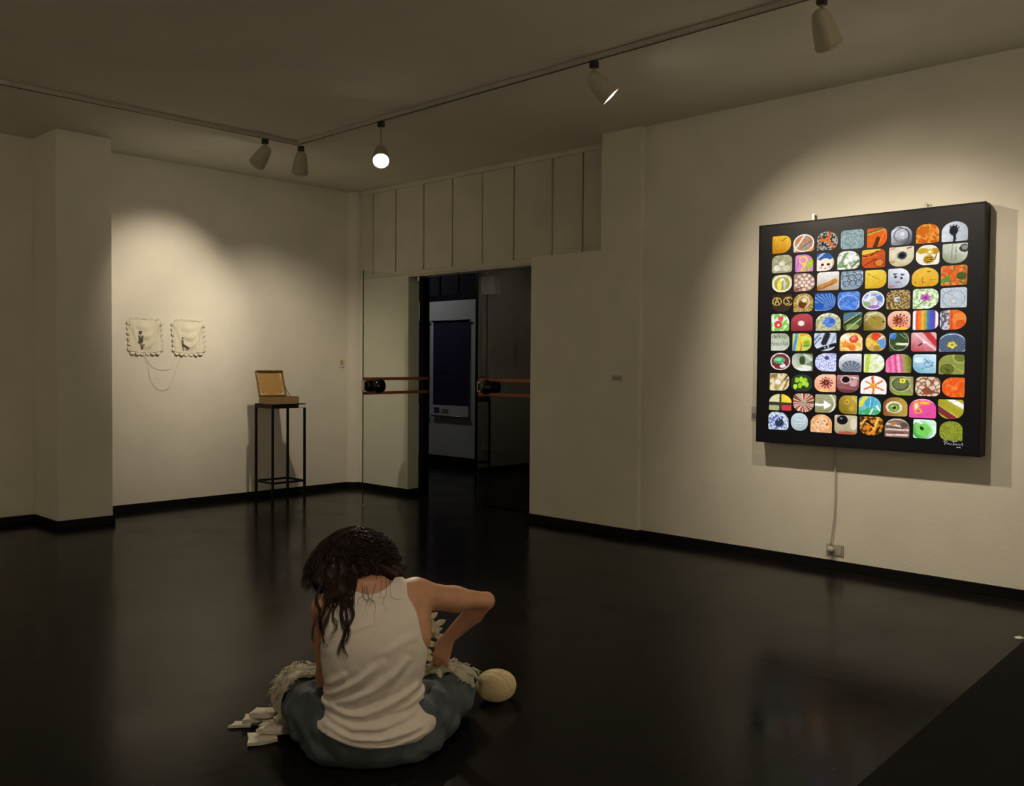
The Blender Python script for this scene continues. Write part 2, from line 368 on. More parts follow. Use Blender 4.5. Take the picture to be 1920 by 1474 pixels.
lamp((-1.62, -2.80), (-3.7, -5.5, .1), 'dazzling lit spot lamp facing the viewer above the doors', 1.7, stem=.19, size=66, blend=1)
lamp((-1.62, -4.93), (0, -6.40, 1.10), 'white spot lamp above the pier, its lit rim turned to the lightbox', .95, stem=.07, size=92, blend=1)
lamp((-1.62, -6.42), (0, -6.45, 1.10), 'white spot lamp at the top edge in front of the lightbox', .68, stem=.07, size=88, blend=1)
lamp((-5.0, -7.15), (-4.05, -5.85, .3), 'spot lamp above the viewer aimed down at the seated person', .30, stem=.07, size=62, blend=1)

lamp((-3.2, -10.63), (-3.4, -12, 1.7), 'unseen spot lamp added for bounce light, aimed at the rear wall, nearer the lightbox wall', 4.2, size=66)  # lamps from here on: unseen, added to raise the bounced ambient light
lamp((-6.6, -10.63), (-6.8, -12, 1.7), 'unseen spot lamp added for bounce light, aimed at the rear wall, nearer the side wall', 3.8, size=66)
lamp((-7.6, -1.62), (-9.2, -2.4, 1.7), 'unseen spot lamp added for bounce light, aimed at the side wall', 3.0, size=66)
lamp((-1.62, -9.3), (0, -9.6, 1.7), 'unseen spot lamp added for bounce light, aimed at the wall right of the lightbox', 2.2, size=66)

# ------------------------------------------------------------------ lightbox
YC, ZC, FX = -6.008, 1.640, -.115
LB = thing('lightbox', 'large black lightbox with eighty small glowing photographs on the cream wall', 'lightbox', (FX, YC, ZC), -math.pi/2)
# local: x to the viewer's right (-Y world), y toward the wall (+X world), z up
W2, H2 = .757, .777
bx((-W2, .012, -H2), (W2, .10, H2)).build('case', M_BLACK, LB, bevel=.004)
bx((-W2+.006, 0, -H2+.006), (W2-.006, .014, H2-.006)).build('face', M_FACE, LB, bevel=.002)
m = MB()
for a, b in (((-W2, -.003, -H2), (-W2+.008, .02, H2)), ((W2-.008, -.003, -H2), (W2, .02, H2)), ((-W2, -.003, H2-.008), (W2, .02, H2)), ((-W2, -.003, -H2), (W2, .02, -H2+.008))): m.box(a, b)
m.build('frame', M_BLACK, LB)
T = [[(-580,628,71,61),(-414,624,77,61),(-242,624,74,63),(-69,620,79,63),(98,616,66,63),(257,614,67,60),(419,613,71,60),(582,611,77,61)],
[(-575,491,77,62),(-408,485,66,59),(-254,483,61,60),(-92,483,77,61),(77,481,77,60),(258,480,79,63),(422,478,72,63),(586,475,74,61)],
[(-573,353,76,61),(-405,353,77,62),(-233,351,78,62),(-66,347,76,62),(94,345,70,60),(244,342,68,63),(409,340,82,60),(583,340,78,62)],
[(-570,215,77,62),(-410,212,73,63),(-251,212,74,61),(-86,210,77,62),(80,207,75,62),(244,204,76,62),(415,203,79,63),(584,202,78,62)],
[(-581,79,68,60),(-418,75,80,59),(-227,74,88,60),(-56,73,64,60),(93,71,73,62),(251,70,73,61),(417,68,78,62),(583,65,78,61)],
[(-579,-59,70,61),(-415,-62,70,61),(-246,-63,79,61),(-64,-65,78,61),(103,-67,68,61),(254,-70,63,60),(409,-71,78,60),(581,-74,78,59)],
[(-576,-197,76,60),(-409,-201,77,61),(-240,-202,75,61),(-68,-205,78,61),(94,-207,68,61),(253,-207,82,60),(416,-209,71,60),(580,-213,76,61)],
[(-580,-342,74,61),(-412,-345,77,60),(-241,-344,76,60),(-81,-347,76,60),(93,-350,86,60),(274,-352,76,61),(439,-353,76,61),(593,-355,67,61)],
[(-571,-485,86,58),(-396,-484,77,64),(-235,-484,75,62),(-78,-486,63,62),(71,-487,74,61),(238,-488,78,61),(410,-492,83,61),(581,-492,76,61)],
[(-583,-618,77,63),(-424,-618,63,61),(-264,-621,77,62),(-91,-622,78,64),(84,-621,77,61),(252,-624,79,61),(426,-623,71,60),(585,-627,68,60)]]
# per tile: corner roundness (TL,TR,BR,BL), background, paint operations in a -1..1 square (y up)
# c x y r col | e x y rx ry col | l x0 y0 x1 y1 w col | o x y r w col (ring) | n scale thr col | s angle c0 c1.. (stripes) | r x y n colA colB | v angle colA colB (blend) | h x y r n col (dots on a ring)
S = [
[((0,.8,1,0),'E3A52C',[('v',60,'EDB93A','B97A14'),('l',.0,.35,.5,.75,.08,'5E3C0E')]),
 ((1,1,.3,0),'C2824A',[('n',3,.1,'9AA0A6'),('l',-.9,-.8,.1,.9,.16,'E8E4DC'),('l',-.2,-.5,.9,.3,.14,'5B6F8E'),('o',0,0,.95,.12,'F2EEE8')]),
 ((.8,1,.8,0),'33302C',[('n',7,.0,'B9B4A8'),('l',-.7,.15,.1,.1,.3,'E0702E'),('l',.0,.1,.7,-.8,.26,'E0702E'),('l',0,.1,.35,.95,.24,'D85F22')]),
 ((.35,.35,.35,.35),'8FA3A4',[('n',6,.05,'71898C'),('n',9,.25,'B5C4C2')]),
 ((0,.6,1,0),'DE6420',[('l',-1,.55,1,1.0,.16,'7A6A2A'),('l',-1,.35,.9,.85,.09,'A8C06A'),('l',-.2,-1,.1,-.1,.42,'5A3320'),('l',.2,-.6,.8,.6,.1,'F08A48')]),
 ((.7,1,.4,.2),'9A9AA0',[('v',120,'D8D8DC','55565C'),('o',0,.05,.72,.12,'6A6B70'),('c',.12,.1,.48,'B7B8BE'),('c',.05,.2,.22,'DADBE0'),('o',-.3,-.1,1.0,.08,'3E3F44')]),
 ((.8,.9,.2,.1),'D9822C',[('n',2.5,.0,'C0521E'),('n',4,.15,'E8A24A'),('e',-.4,.3,.5,.5,'C86A20')]),
 ((1,1,0,0),'C3C8CC',[('v',0,'B0B4B8','D4D9DE'),('l',.0,-1,.0,-.4,.22,'24262A'),('e',-.08,.1,.34,.5,'26282C'),('l',-.3,.3,-.35,.62,.1,'26282C'),('l',-.1,.4,-.1,.72,.1,'26282C'),('l',.12,.35,.14,.62,.1,'26282C'),('l',.22,.2,.34,.42,.1,'26282C')])],
[((.6,.6,.3,.2),'B5B08C',[('n',3,.0,'98946E'),('c',0,.05,.3,'D8D6BC'),('c',-.5,-.45,.35,'D9D8C4'),('c',.45,-.5,.35,'CBC9AE'),('c',.5,.5,.3,'A8A47E')]),
 ((.3,1,0,0),'D98AC0',[('e',-.1,-.1,1.2,.35,'D98AC0'),('l',.1,-1,.9,.2,.5,'A8D024'),('o',-.1,.35,.42,.16,'F0D23A'),('l',.2,.1,-.3,-.8,.2,'F0D23A'),('l',-.9,-.9,-.6,.5,.14,'B56AB0'),('l',.3,-1,.3,-.5,.2,'D070B0')]),
 ((.2,1,.9,0),'EFE6D4',[('e',0,.75,1.2,.6,'3C5FA0'),('l',-1,.4,-.2,1,.2,'B9C8E0'),('e',.0,-.3,.72,.7,'F3E3D0'),('e',-.35,-.3,.2,.15,'3A2A26'),('e',.35,-.3,.2,.15,'3A2A26'),('e',-.55,-.62,.16,.12,'E8A090'),('e',.55,-.62,.16,.12,'E8A090'),('e',0,-.75,.12,.06,'C03A34'),('l',.8,-1,.95,.4,.1,'C8A040')]),
 ((.7,1,.6,.1),'E9E7DE',[('n',4,.1,'7C9A62'),('l',-.7,-.3,-.2,.7,.25,'8A9A78'),('l',-.2,-.3,.4,.5,.3,'F2EEEA'),('l',.3,-.8,.9,-.1,.2,'5E7E48'),('l',-.9,-.7,-.2,-.6,.2,'6E8E50')]),
 ((.1,.5,.1,.5),'C4542C',[('l',-1,.7,.3,1,.5,'E8C24A'),('l',-1,.4,-.3,.2,.1,'2E1A14'),('l',-.3,.2,0,.6,.1,'2E1A14'),('l',0,.6,.4,.8,.1,'2E1A14'),('l',-.8,-.7,.1,-.1,.1,'7A2A18'),('l',.1,-.1,.9,-.3,.1,'7A2A18'),('c',.5,-.5,.35,'D88038'),('o',.5,-.5,.4,.08,'7A3018'),('l',-.9,.1,.3,.3,.14,'E0702C')]),
 ((.1,0,1,.8),'DCD2B0',[('v',90,'E6DDC0','C6B88E'),('c',.05,.1,.36,'33383C'),('c',.05,.1,.2,'1C1F22'),('o',.05,.1,.4,.06,'8A8A80'),('l',.5,.8,.8,.9,.16,'B0443A'),('l',-.9,.8,-.5,.95,.14,'C08A60'),('e',-.7,-.5,.25,.12,'C8886A')]),
 ((.9,.9,.3,.8),'EDE6D6',[('e',-.45,.45,.5,.3,'C8A030'),('e',.6,.35,.45,.3,'B88F28'),('c',.2,.3,.3,'D8B43E'),('c',.2,.3,.14,'F4EBD0'),('e',.1,-.45,.45,.45,'C89A2C'),('l',-.3,-.3,.5,-.25,.07,'4A3410'),('l',-.35,-.5,.5,-.45,.07,'4A3410'),('l',-.3,-.7,.4,-.66,.07,'4A3410'),('l',.6,-.5,.75,.0,.1,'7A5A1C')]),
 ((0,0,.9,.9),'B8BDA4',[('v',70,'D4D6C4','8E9478'),('l',-.2,1,-.25,-.7,.05,'6A6A5A'),('l',.1,1,.05,-.8,.05,'6A6A5A'),('c',.75,.5,.42,'3A3430'),('c',.78,.55,.26,'8C8A84'),('o',.75,.5,.52,.08,'E0DCD0')])],
[((.6,.7,.9,.9),'A89E52',[('o',0,0,.9,.2,'E6E2C4'),('e',0,-.1,.5,.7,'C9B23A'),('e',-.25,-.2,.2,.6,'E8D860'),('e',.22,-.1,.16,.5,'C8D0DC'),('c',0,.45,.2,'EDE9D0'),('l',.1,-.7,.1,.3,.08,'6E7A88')]),
 ((.2,1,.8,0),'A97E6C',[('h',0,0,.0,1,'E6D6CC'),('h',0,0,.42,6,'EADACE'),('h',0,0,.82,10,'E2CFC4'),('l',-1,-.9,-.3,-.6,.2,'7A4A3A')]),
 ((.3,.1,.1,0),'E2DCD0',[('v',90,'EFEBE4','B89A78'),('l',-.9,-.75,.55,-.1,.5,'A9682C'),('l',-.7,-.6,.6,.05,.26,'C98A48'),('c',.62,.0,.26,'C08442')]),
 ((.2,.2,.9,.3),'8A9BA8',[('l',-1,.62,1,.75,.1,'D6E0E8'),('l',-1,.0,1,.12,.1,'CBD6DE'),('l',-1,-.62,1,-.5,.1,'C6D2DC'),('o',-.7,.85,.3,.1,'5A6A76'),('o',-.1,.9,.3,.1,'5A6A76'),('o',.5,.95,.3,.1,'5A6A76'),('o',-.6,.25,.3,.1,'566672'),('o',.0,.3,.3,.1,'566672'),('o',.6,.35,.3,.1,'566672'),('o',-.5,-.35,.3,.1,'566672'),('o',.1,-.3,.3,.1,'566672'),('o',.6,-.3,.3,.1,'566672')]),
 ((0,.6,.8,0),'E6C03A',[('v',100,'F0D050','D2A422'),('l',-.9,.7,.4,-.1,.04,'8A6A18'),('l',-.1,-.5,.9,-.1,.03,'B88E22')]),
 ((0,.9,.9,.1),'C6CCD8',[('v',60,'E6EAF0','9AA2B4'),('e',-.35,.45,.2,.09,'4A4A55'),('e',.35,.35,.17,.09,'4A4A55'),('c',-.3,.15,.14,'3A3A48'),('c',.25,.0,.13,'3A3A48'),('e',-.1,-.4,.3,.1,'A8808C'),('l',-1,-.9,-.5,-.8,.2,'C86A78')]),
 ((1,1,.5,.5),'E3B43A',[('v',90,'EAC04A','D69C28'),('l',-.2,-.6,-.2,.0,.05,'6A4A14'),('l',-.4,-.5,.0,-.55,.04,'7A5A1C'),('e',.3,.55,.2,.06,'7A5A20'),('l',.4,-.3,.8,-.35,.05,'9A7424'),('c',-.7,-.5,.07,'8A641E')]),
 ((.2,.2,.2,.1),'D05A28',[('n',2,.0,'5E7A34'),('n',4,.1,'E88A4A'),('l',-.9,-.6,-.4,-.2,.4,'5E8A3A'),('e',.6,-.1,.4,.4,'4A5A2A'),('l',-.2,-.3,.4,.8,.3,'E0642A')])],
[((.1,.1,.9,.9),'3A2E22',[('o',-.5,.2,.42,.1,'C8A850'),('o',.62,.2,.45,.1,'C8A850'),('v2',0,'3A2E22','4A3A2C')]),
 ((.9,.9,.4,0),'A88A4A',[('r',0,0,22,'C8AC66','8A6C34'),('o',0,.1,.6,.16,'D8C690'),('c',-.1,-.2,.42,'6A3A1C'),('c',.1,.25,.25,'E0D6B0')]),
 ((0,.8,.9,0),'2E5AA8',[('l',-1,.3,.7,.35,.14,'E6ECF4'),('l',-1,.05,.6,.1,.1,'E6ECF4'),('h',-.4,.7,.35,5,'DCE6F2'),('h',.3,.7,.3,4,'DCE6F2'),('r',.9,-1,40,'2A55A4','6E92CC'),('l',-1,.95,.4,.95,.12,'2A4A90'),('e',-.6,-.5,.5,.4,'2A5AAE')]),
 ((.4,.3,.5,.7),'4A78CC',[('n',3,.1,'6A94DC'),('l',-.9,-.1,.9,.0,.07,'2E58A8'),('l',.3,.2,.3,.9,.05,'9A8A90'),('l',-.6,.7,.3,.75,.07,'7AA0E4'),('o',0,-.3,.9,.06,'C0D0EC')]),
 ((1,1,.9,.9),'C0C8D0',[('n',3,.0,'8A9AC8'),('n',4,.2,'E8E8EE'),('e',.1,-.75,.5,.25,'A86AC0'),('e',-.55,-.4,.3,.3,'90A86A'),('c',.55,.2,.3,'6A82C8'),('c',.1,.1,.22,'D8B8A0'),('o',0,0,.95,.1,'EAEAF0')]),
 ((.6,.4,.1,.2),'7A5A2C',[('n',9,-.05,'D8BC80'),('n',12,.1,'4A3014'),('c',-.1,.05,.26,'C8D4DC'),('c',.0,.0,.12,'5A7488')]),
 ((.2,.7,.9,.1),'DCE6C8',[('n',5,.0,'8AB04A'),('n',7,.15,'F0F4E8'),('h',.0,.1,.26,6,'C060B0'),('c',.0,.1,.15,'8A3A80'),('l',-.8,-.9,-.1,-.2,.12,'6A9430')]),
 ((.2,.2,.1,.1),'B4BEC6',[('r',0,-.3,26,'AEB8C0','C4CCD2'),('o',0,-.1,.85,.07,'8C98A2'),('c',.0,-.35,.2,'D8D2CC'),('l',-.8,.7,.3,-.1,.05,'8A949E'),('o',0,-.35,.24,.05,'8E9098')])],
[((0,1,.1,0),'7CC04A',[('n',4,.1,'E8F0DC'),('c',-.25,-.25,.45,'DE3A44'),('c',.05,.45,.3,'E2505A'),('c',-.2,-.3,.14,'F4E8E4'),('l',.4,.2,.9,.7,.16,'E8F2E0')]),
 ((.9,.7,.1,.1),'A03A44',[('v',90,'B84A52','8A2C38'),('c',-.05,-.1,.3,'F2EADA'),('o',-.05,-.1,.22,.03,'C8B8A0')]),
 ((1,1,0,0),'C8C49A',[('o',0,-.4,1.25,.25,'E8E8D8'),('n',5,.1,'9A9466'),('e',.1,-.05,.5,.6,'4A78C8'),('n2',10,.1,'7AA0E0'),('e',.3,.1,.2,.3,'3A64B8')]),
 ((0,0,1,.4),'46582E',[('l',-1,.4,.9,1,.7,'5A7A86'),('l',-.9,-.4,.9,.8,.14,'2A3418'),('l',-1,-.2,.8,.9,.06,'C8D0A0'),('e',.0,-.6,.7,.35,'8A9A5A'),('l',-.6,-.95,.9,.3,.12,'B8C490')]),
 ((.6,1,.4,0),'96803A',[('v',45,'C8BC88','7A6424'),('e',.15,-.1,.7,.65,'A08838'),('l',-.6,.7,.1,.8,.12,'E8E0B8'),('c',.8,-.1,.1,'2E2410'),('l',-.8,.1,-.5,.6,.1,'D8CC98'),('l',-.3,.5,.1,.2,.06,'6A561C')]),
 ((.8,.6,.5,.9),'E8A888',[('v',90,'F0C0A0','E89070'),('e',0,-.95,.8,.25,'F0C040'),('h',.0,.0,.2,6,'7A2E20'),('h',.05,.0,.42,11,'8E3A28'),('h',.1,.0,.62,12,'7A3424'),('h',-.1,.1,.3,7,'B05A40')]),
 ((.2,.5,.6,.1),'F0E8E4',[('s',0,'F0E8E4','E05A38','E87A3A','E8B03A','A8A048','4A78B0','4A5AB8','6A4AA0','F0E8E8')]),
 ((.4,.9,.9,.4),'E06A2C',[('l',-.65,-1,-.65,1,.75,'C8C4D0'),('n3',6,.0,'2A2630'),('c',.5,.1,.6,'E8843C'),('c',.6,-.4,.4,'D85A24'),('l',-.1,-1,-.1,1,.14,'C84A2A')])],
[((0,.7,.8,0),'B4BCA2',[('v',60,'A8B096','C8CEB8')]),
 ((0,.7,.8,0),'C8D060',[('l',-.85,-1,-.55,1,.3,'4A90C8'),('l',-.45,-1,-.1,1,.2,'E8C83A'),('l',-.1,-1,.0,.3,.16,'E07A28'),('o',.45,.1,.45,.14,'E8E040'),('c',.5,-.2,.36,'8AB83A'),('l',.2,.0,.8,.0,.1,'D86A28'),('l',.2,-.45,.9,-.4,.1,'3A7A38'),('l',-.1,.8,.6,1,.2,'E88A3A')]),
 ((.1,0,.9,.9),'C8D0DC',[('l',-.1,-.1,.2,.8,.55,'2A2C34'),('l',-.7,-.9,.9,-.3,.38,'1E2026'),('l',-1,.2,-.5,.9,.2,'6A84B0'),('l',-1,-.3,-.4,.5,.1,'3A4450'),('l',.6,-.1,1,.9,.2,'9AA8C0')]),
 ((.8,.8,.1,.1),'E8B04A',[('n',3,.0,'F0E0B0'),('c',.25,.3,.4,'D84A34'),('c',.2,.4,.2,'E88A70'),('c',-.45,-.3,.35,'E8903A'),('c',.1,-.6,.35,'E07A2C'),('e',-.5,.5,.4,.3,'F0E8D0')]),
 ((.9,.9,.8,.8),'C8A050',[('c',.0,.6,.45,'D84A30'),('c',.6,-.2,.5,'6A9AD0'),('l',-.8,.3,.2,-.4,.34,'F0C83A'),('c',.1,-.7,.35,'A8843A'),('l',.3,.3,.9,.7,.14,'E8E4E0'),('e',-.7,-.1,.25,.5,'E8C060')]),
 ((0,.1,1,.1),'3A4A2C',[('c',-.65,.7,.4,'3A78C0'),('l',-.2,-.2,.9,-.25,.26,'C8D8A0'),('l',.0,-.2,.9,-.2,.1,'F0F4E0'),('l',.1,.9,.8,.3,.06,'A0B080'),('o',0,.1,.98,.06,'B8C0A0'),('c',-.3,-.6,.2,'24301A'),('l',-.9,-.2,.3,-.9,.08,'5A6A40')]),
 ((.1,.2,.1,.2),'D88A94',[('v',70,'E8B8BC','C05058'),('l',-.8,1,.9,-.8,.2,'E8D0D0'),('l',.2,1,1,-.2,.5,'C03A3C'),('l',-.5,.3,.3,-.9,.12,'D07880'),('l',-.4,-.35,-.05,-.1,.14,'1E1A1E'),('c',.0,-.08,.1,'F0ECEC')]),
 ((1,1,.1,.1),'48566A',[('r',0,-.3,30,'465468','5E6E84'),('o',0,-.3,1.15,.1,'A8B8C8'),('h',.0,-.3,.22,5,'E0D040'),('c',.0,-.3,.12,'5A5A20'),('l',-.4,-.3,.4,-.3,.06,'C8B83A')])],
[((.9,.9,.9,.9),'7A2E34',[('o',0,0,.95,.12,'E0D8D4'),('e',-.1,.15,.6,.4,'4AA868'),('e',-.2,.25,.35,.2,'8AD0A0'),('e',.25,-.55,.3,.2,'E4E8E0'),('l',.2,-.2,.5,-.5,.1,'E0E8E0')]),
 ((.5,0,0,1),'6E7A48',[('v',30,'4A5A2C','C8D0BC'),('e',.4,.4,.6,.5,'A8B4A0'),('e',.2,-.7,.7,.35,'E0E4DC'),('l',-.9,-.5,.0,-.6,.16,'C8C890'),('e',.0,.2,.3,.5,'3A4A28'),('l',.2,.9,.9,.2,.1,'E8ECE8')]),
 ((.9,0,0,.9),'C8CCE8',[('n',6,.0,'8088D0'),('n',9,.15,'F0F0F8'),('c',.1,.5,.22,'4A4A78'),('l',-.7,-.3,.5,-.7,.1,'A8B4E4')]),
 ((.9,.1,0,.7),'C6CAD2',[('v',90,'E8EAEE','8A8A94'),('e',.1,-.45,.85,.7,'5A6472'),('rr',.1,-.9,16,'5A6472','8C96A4'),('l',-.8,.2,.9,.35,.06,'B0B4BC')]),
 ((0,.9,.9,0),'E4ECD0',[('l',-.7,-1,-.55,1,.4,'B8CC3A'),('l',-.2,-1,-.25,1,.16,'DCE4A0'),('e',.2,-.3,.2,.3,'D8D0A0'),('c',.5,.4,.3,'F4F6F0'),('n',6,.25,'C8D080')]),
 ((1,.7,.1,.1),'E0609A',[('s',5,'E87AA8','E05A94','E888B0','D8508A','F0A0C0','C8688A','A89A5A','8A8A3A','6E722C')]),
 ((.3,0,0,.8),'A8CCDC',[('v',60,'C8E0EA','7AB0C8'),('l',.0,.5,.8,-.3,.06,'3A6A90'),('l',-.3,-.6,.7,-.1,.06,'4A80A4'),('l',.1,.1,.8,.1,.05,'3A6A90'),('o',.35,-.05,.35,.06,'5A90B4'),('e',-.5,.4,.4,.3,'D8ECF2')]),
 ((.9,.2,0,0),'8A9044',[('c',.65,.7,.5,'6E7432'),('o',.65,.7,.5,.08,'C0C47A'),('c',-.35,-.5,.5,'6A6C30'),('o',-.35,-.5,.5,.08,'4A4C20'),('l',-.6,-.4,-.1,-.6,.08,'3A3A1A'),('l',-.3,-.9,-.3,-.5,.08,'3A3A1A'),('l',.1,-.1,.9,-.8,.06,'A8AC62')])],
[((0,.6,.8,0),'E0D2A8',[('n',3,.1,'A88A4A'),('c',-.15,.0,.34,'E8DCD0'),('o',-.15,.0,.36,.06,'A08868'),('l',.4,-.9,.9,.3,.16,'8A6A3A'),('l',.5,.3,.9,.8,.2,'6E4E2A'),('e',-.6,.7,.4,.25,'8E7444'),('l',-.1,-.3,-.1,-.9,.1,'C8A86A')]),
 ((.9,.9,.7,.7),'2C3A2A',[('e',-.45,.3,.22,.3,'9AC82C'),('e',-.05,.4,.2,.32,'A8D434'),('e',.35,.3,.2,.32,'9CC830'),('e',-.6,-.45,.2,.3,'B0DC40'),('e',-.15,-.3,.2,.32,'98C42A'),('e',.5,-.2,.18,.3,'A4D034'),('e',.2,-.05,.16,.3,'B4E048')]),
 ((.9,.2,.1,.8),'F0B090',[('v',80,'F0C0A0','EE9A7A'),('h',.1,.05,.2,6,'6A2A28'),('h',.1,.0,.4,10,'7E3430'),('h',.1,.05,.56,11,'8E4038'),('e',-.2,-.9,.6,.2,'F0C86A')]),
 ((0,.1,.9,.8),'8A4A4E',[('v',90,'B8787A','5E2C34'),('c',-.2,.5,.36,'1C1416'),('o',-.2,.5,.42,.08,'D8C8C4'),('e',.5,.1,.35,.4,'C89A98'),('l',-.9,-.3,.8,-.6,.12,'A86468'),('l',.3,.8,.9,.6,.14,'E0D4D4')]),
 ((1,1,0,0),'F2ECE6',[('l',.0,-.1,-.1,.9,.2,'D8622C'),('l',0,-.1,.7,.45,.16,'E07A38'),('l',0,-.1,.75,-.55,.16,'D8662C'),('l',0,-.1,.0,-1,.18,'E07030'),('l',0,-.1,-.7,-.5,.16,'D8642A'),('l',0,-.1,-.6,.4,.14,'DC6E34'),('c',0,-.1,.3,'E89A40')]),
 ((.1,.1,.1,.8),'8A8A4E',[('e',-.1,.15,.75,.7,'4E5430'),('e',-.1,.2,.6,.55,'6A7048'),('o',-.05,.2,.8,.08,'C0C4A0'),('h',.1,.55,.14,4,'E8E04A'),('c',.1,.55,.08,'3A3A1A'),('e',.0,-.9,.9,.2,'8AA03A'),('l',.7,.9,.9,-.6,.16,'A0A070')]),
 ((.5,.5,.5,.5),'8A4A30',[('cell',4.2,0,'E0D2BC')]),
 ((.9,.1,0,.9),'E0561E',[('n',3,.1,'E8702E'),('c',.1,-.1,.25,'E87A40'),('l',-.5,.3,.3,-.2,.06,'F09A60')])],
[((1,1,0,0),'3A362C',[('q',-1,.0,-.08,1,'D4D0A0'),('q',.1,.0,1,1,'E8CC3A'),('q',-1,-1,-.1,-.4,'A8AC78'),('q',.14,-1,1,-.35,'C83A40')]),
 ((.5,.6,.9,.9),'C8B8A0',[('r',0,0,26,'E0D4BC','5A4A34'),('rw',0,0,13,'C0443A','')]),
 ((0,.2,.9,0),'98966E',[('v',90,'A4A27A','8A8860'),('l',-1,-.15,.0,-.15,.26,'F2F0EC'),('tri',-.15,-.65,-.15,.35,.6,-.15,'F2F0EC'),('o',-.5,0,1.35,.14,'E8E4D8')]),
 ((.8,.1,0,.7),'A08A30',[('v',45,'B8A040','7A641C'),('c',-.1,.3,.25,'D8A83A'),('c',-.1,.3,.12,'8A5A1A'),('c',.45,-.4,.3,'B89A44'),('c',-.5,-.5,.25,'8A7424'),('l',.5,.9,.9,.3,.14,'C8BC6A')]),
 ((.5,1,.6,0),'6AB8C8',[('l',-.9,.0,-.4,.9,.4,'E0D03A'),('e',.1,.3,.55,.6,'4AA4C0'),('l',.0,-.3,.1,.9,.07,'A8DCE8'),('l',.3,-.3,.5,.8,.07,'8ACCE0'),('n4',4,.0,'3A9A4A'),('l',-.9,-.7,.9,-.6,.3,'48A850'),('l',.0,-1,.3,-.3,.12,'E0ECE0'),('l',.6,.0,.9,-.5,.14,'E8F0F0')]),
 ((.9,.9,.2,.2),'96803A',[('v',0,'B89A44','8A4A24'),('e',-.1,-.05,.68,.62,'DCDCC4'),('c',-.1,-.1,.42,'7A9A3A'),('c',-.1,-.1,.32,'98B44E'),('c',-.1,-.1,.18,'1E2412'),('o',-.1,-.1,.44,.06,'4A5A20'),('c',-.2,.0,.06,'F0F4E8')]),
 ((1,1,0,0),'E0509A',[('e',-.45,.2,.28,.6,'E88A3A'),('e',-.45,.2,.14,.4,'F4D8C8'),('e',.1,.55,.5,.22,'E88A3A'),('e',.15,.55,.32,.1,'F0C060'),('e',-.3,-.3,.3,.3,'E8A03A'),('e',-.3,-.3,.16,.16,'D84A90'),('l',.3,-.6,.9,-.1,.2,'D84A98'),('o',0,-.4,1.3,.1,'F0B0C8')]),
 ((0,.2,.9,.9),'A8A02E',[('l',-.2,1.1,1.1,.2,.4,'F0ECE8'),('l',-.5,.9,1.1,-.25,.18,'B0A830'),('l',-.9,.7,.9,-.7,.4,'A49A2A'),('l',-1.1,.1,.4,-1.1,.55,'7A2E34'),('l',-.9,.35,.6,-.85,.06,'C8C070')])],
[((.6,1,.3,0),'8A9AB8',[('n',4,.0,'3A4A90'),('n',7,.12,'E0E8F0'),('e',.1,-.2,.45,.45,'2C3650'),('l',-.8,-.3,.1,.8,.12,'5A74C8'),('o',-.2,-.7,1.45,.16,'C8D8D4'),('c',.0,.1,.06,'F8F8FF')]),
 ((.9,.9,.9,.9),'B4C2C8',[('v',90,'C4D2DA','9CACB0'),('l',-.6,-.2,.7,-.15,.06,'D8E0E2'),('l',-.6,-.5,.7,-.45,.06,'C8C8B8'),('l',-.5,.2,.6,.25,.06,'DCE8EE')]),
 ((1,1,0,.1),'E0A06A',[('n',3,.1,'EBC49A'),('o',-.3,.1,.2,.08,'F2E0C4'),('o',.3,.3,.2,.08,'F2DCC0'),('o',.2,-.4,.22,.08,'F0D8B8'),('o',-.4,-.5,.2,.08,'F0D4B0'),('c',.3,.3,.1,'C87A40'),('c',-.3,.1,.1,'C87A40'),('c',.55,-.1,.14,'C06A30')]),
 ((.1,.1,.3,.5),'B8AC8A',[('v',90,'C8BEA0','A09070'),('c',-.3,.5,.5,'15151A'),('c',-.4,.65,.1,'8A8A94'),('e',.1,-.9,.8,.2,'A85A40'),('e',.7,.1,.3,.6,'D8CEB4')]),
 ((.1,.5,.9,.8),'5A3A1C',[('n',4,.0,'D88A2C'),('l',-.6,-.4,.0,-.1,.2,'E07A24'),('l',-.2,-.9,.3,-.4,.24,'E88A2C'),('l',.2,-.3,.6,.9,.2,'F0C05A'),('l',-.8,.9,.2,.0,.2,'1E160E'),('l',.4,-.9,.7,-.1,.16,'24180E'),('l',-.9,.2,-.5,.7,.14,'E8C86A')]),
 ((1,1,.1,0),'8A6A5A',[('l',-.8,.4,.6,.1,.16,'E0D4C8'),('l',-.9,-.2,.9,-.2,.14,'D8CCC4'),('l',-.9,-.55,.9,-.5,.1,'6A3A34'),('l',-.8,-.8,.8,-.75,.14,'E4DCD8'),('e',-.3,.45,.3,.2,'A87A4A'),('e',.55,.3,.3,.3,'5A4A44'),('o',0,-.4,1.3,.1,'C8C0B8'),('l',-.9,.05,.5,-.05,.08,'4A302A')]),
 ((0,.4,.8,.1),'6AC04A',[('v',30,'C8E8C0','4AA83A'),('c',-.1,-.1,.65,'7ACC5A'),('c',-.25,.05,.18,'24381C'),('l',-.35,.25,-.15,-.1,.12,'2A2A1E'),('o',-.2,-.1,1.05,.16,'D4ECF0'),('l',-.9,.9,-.3,.6,.2,'E8F4E4')]),
 ((.9,.8,0,.7),'6A7420',[('rd',.2,.1,24,'A8AC3A','')])]]
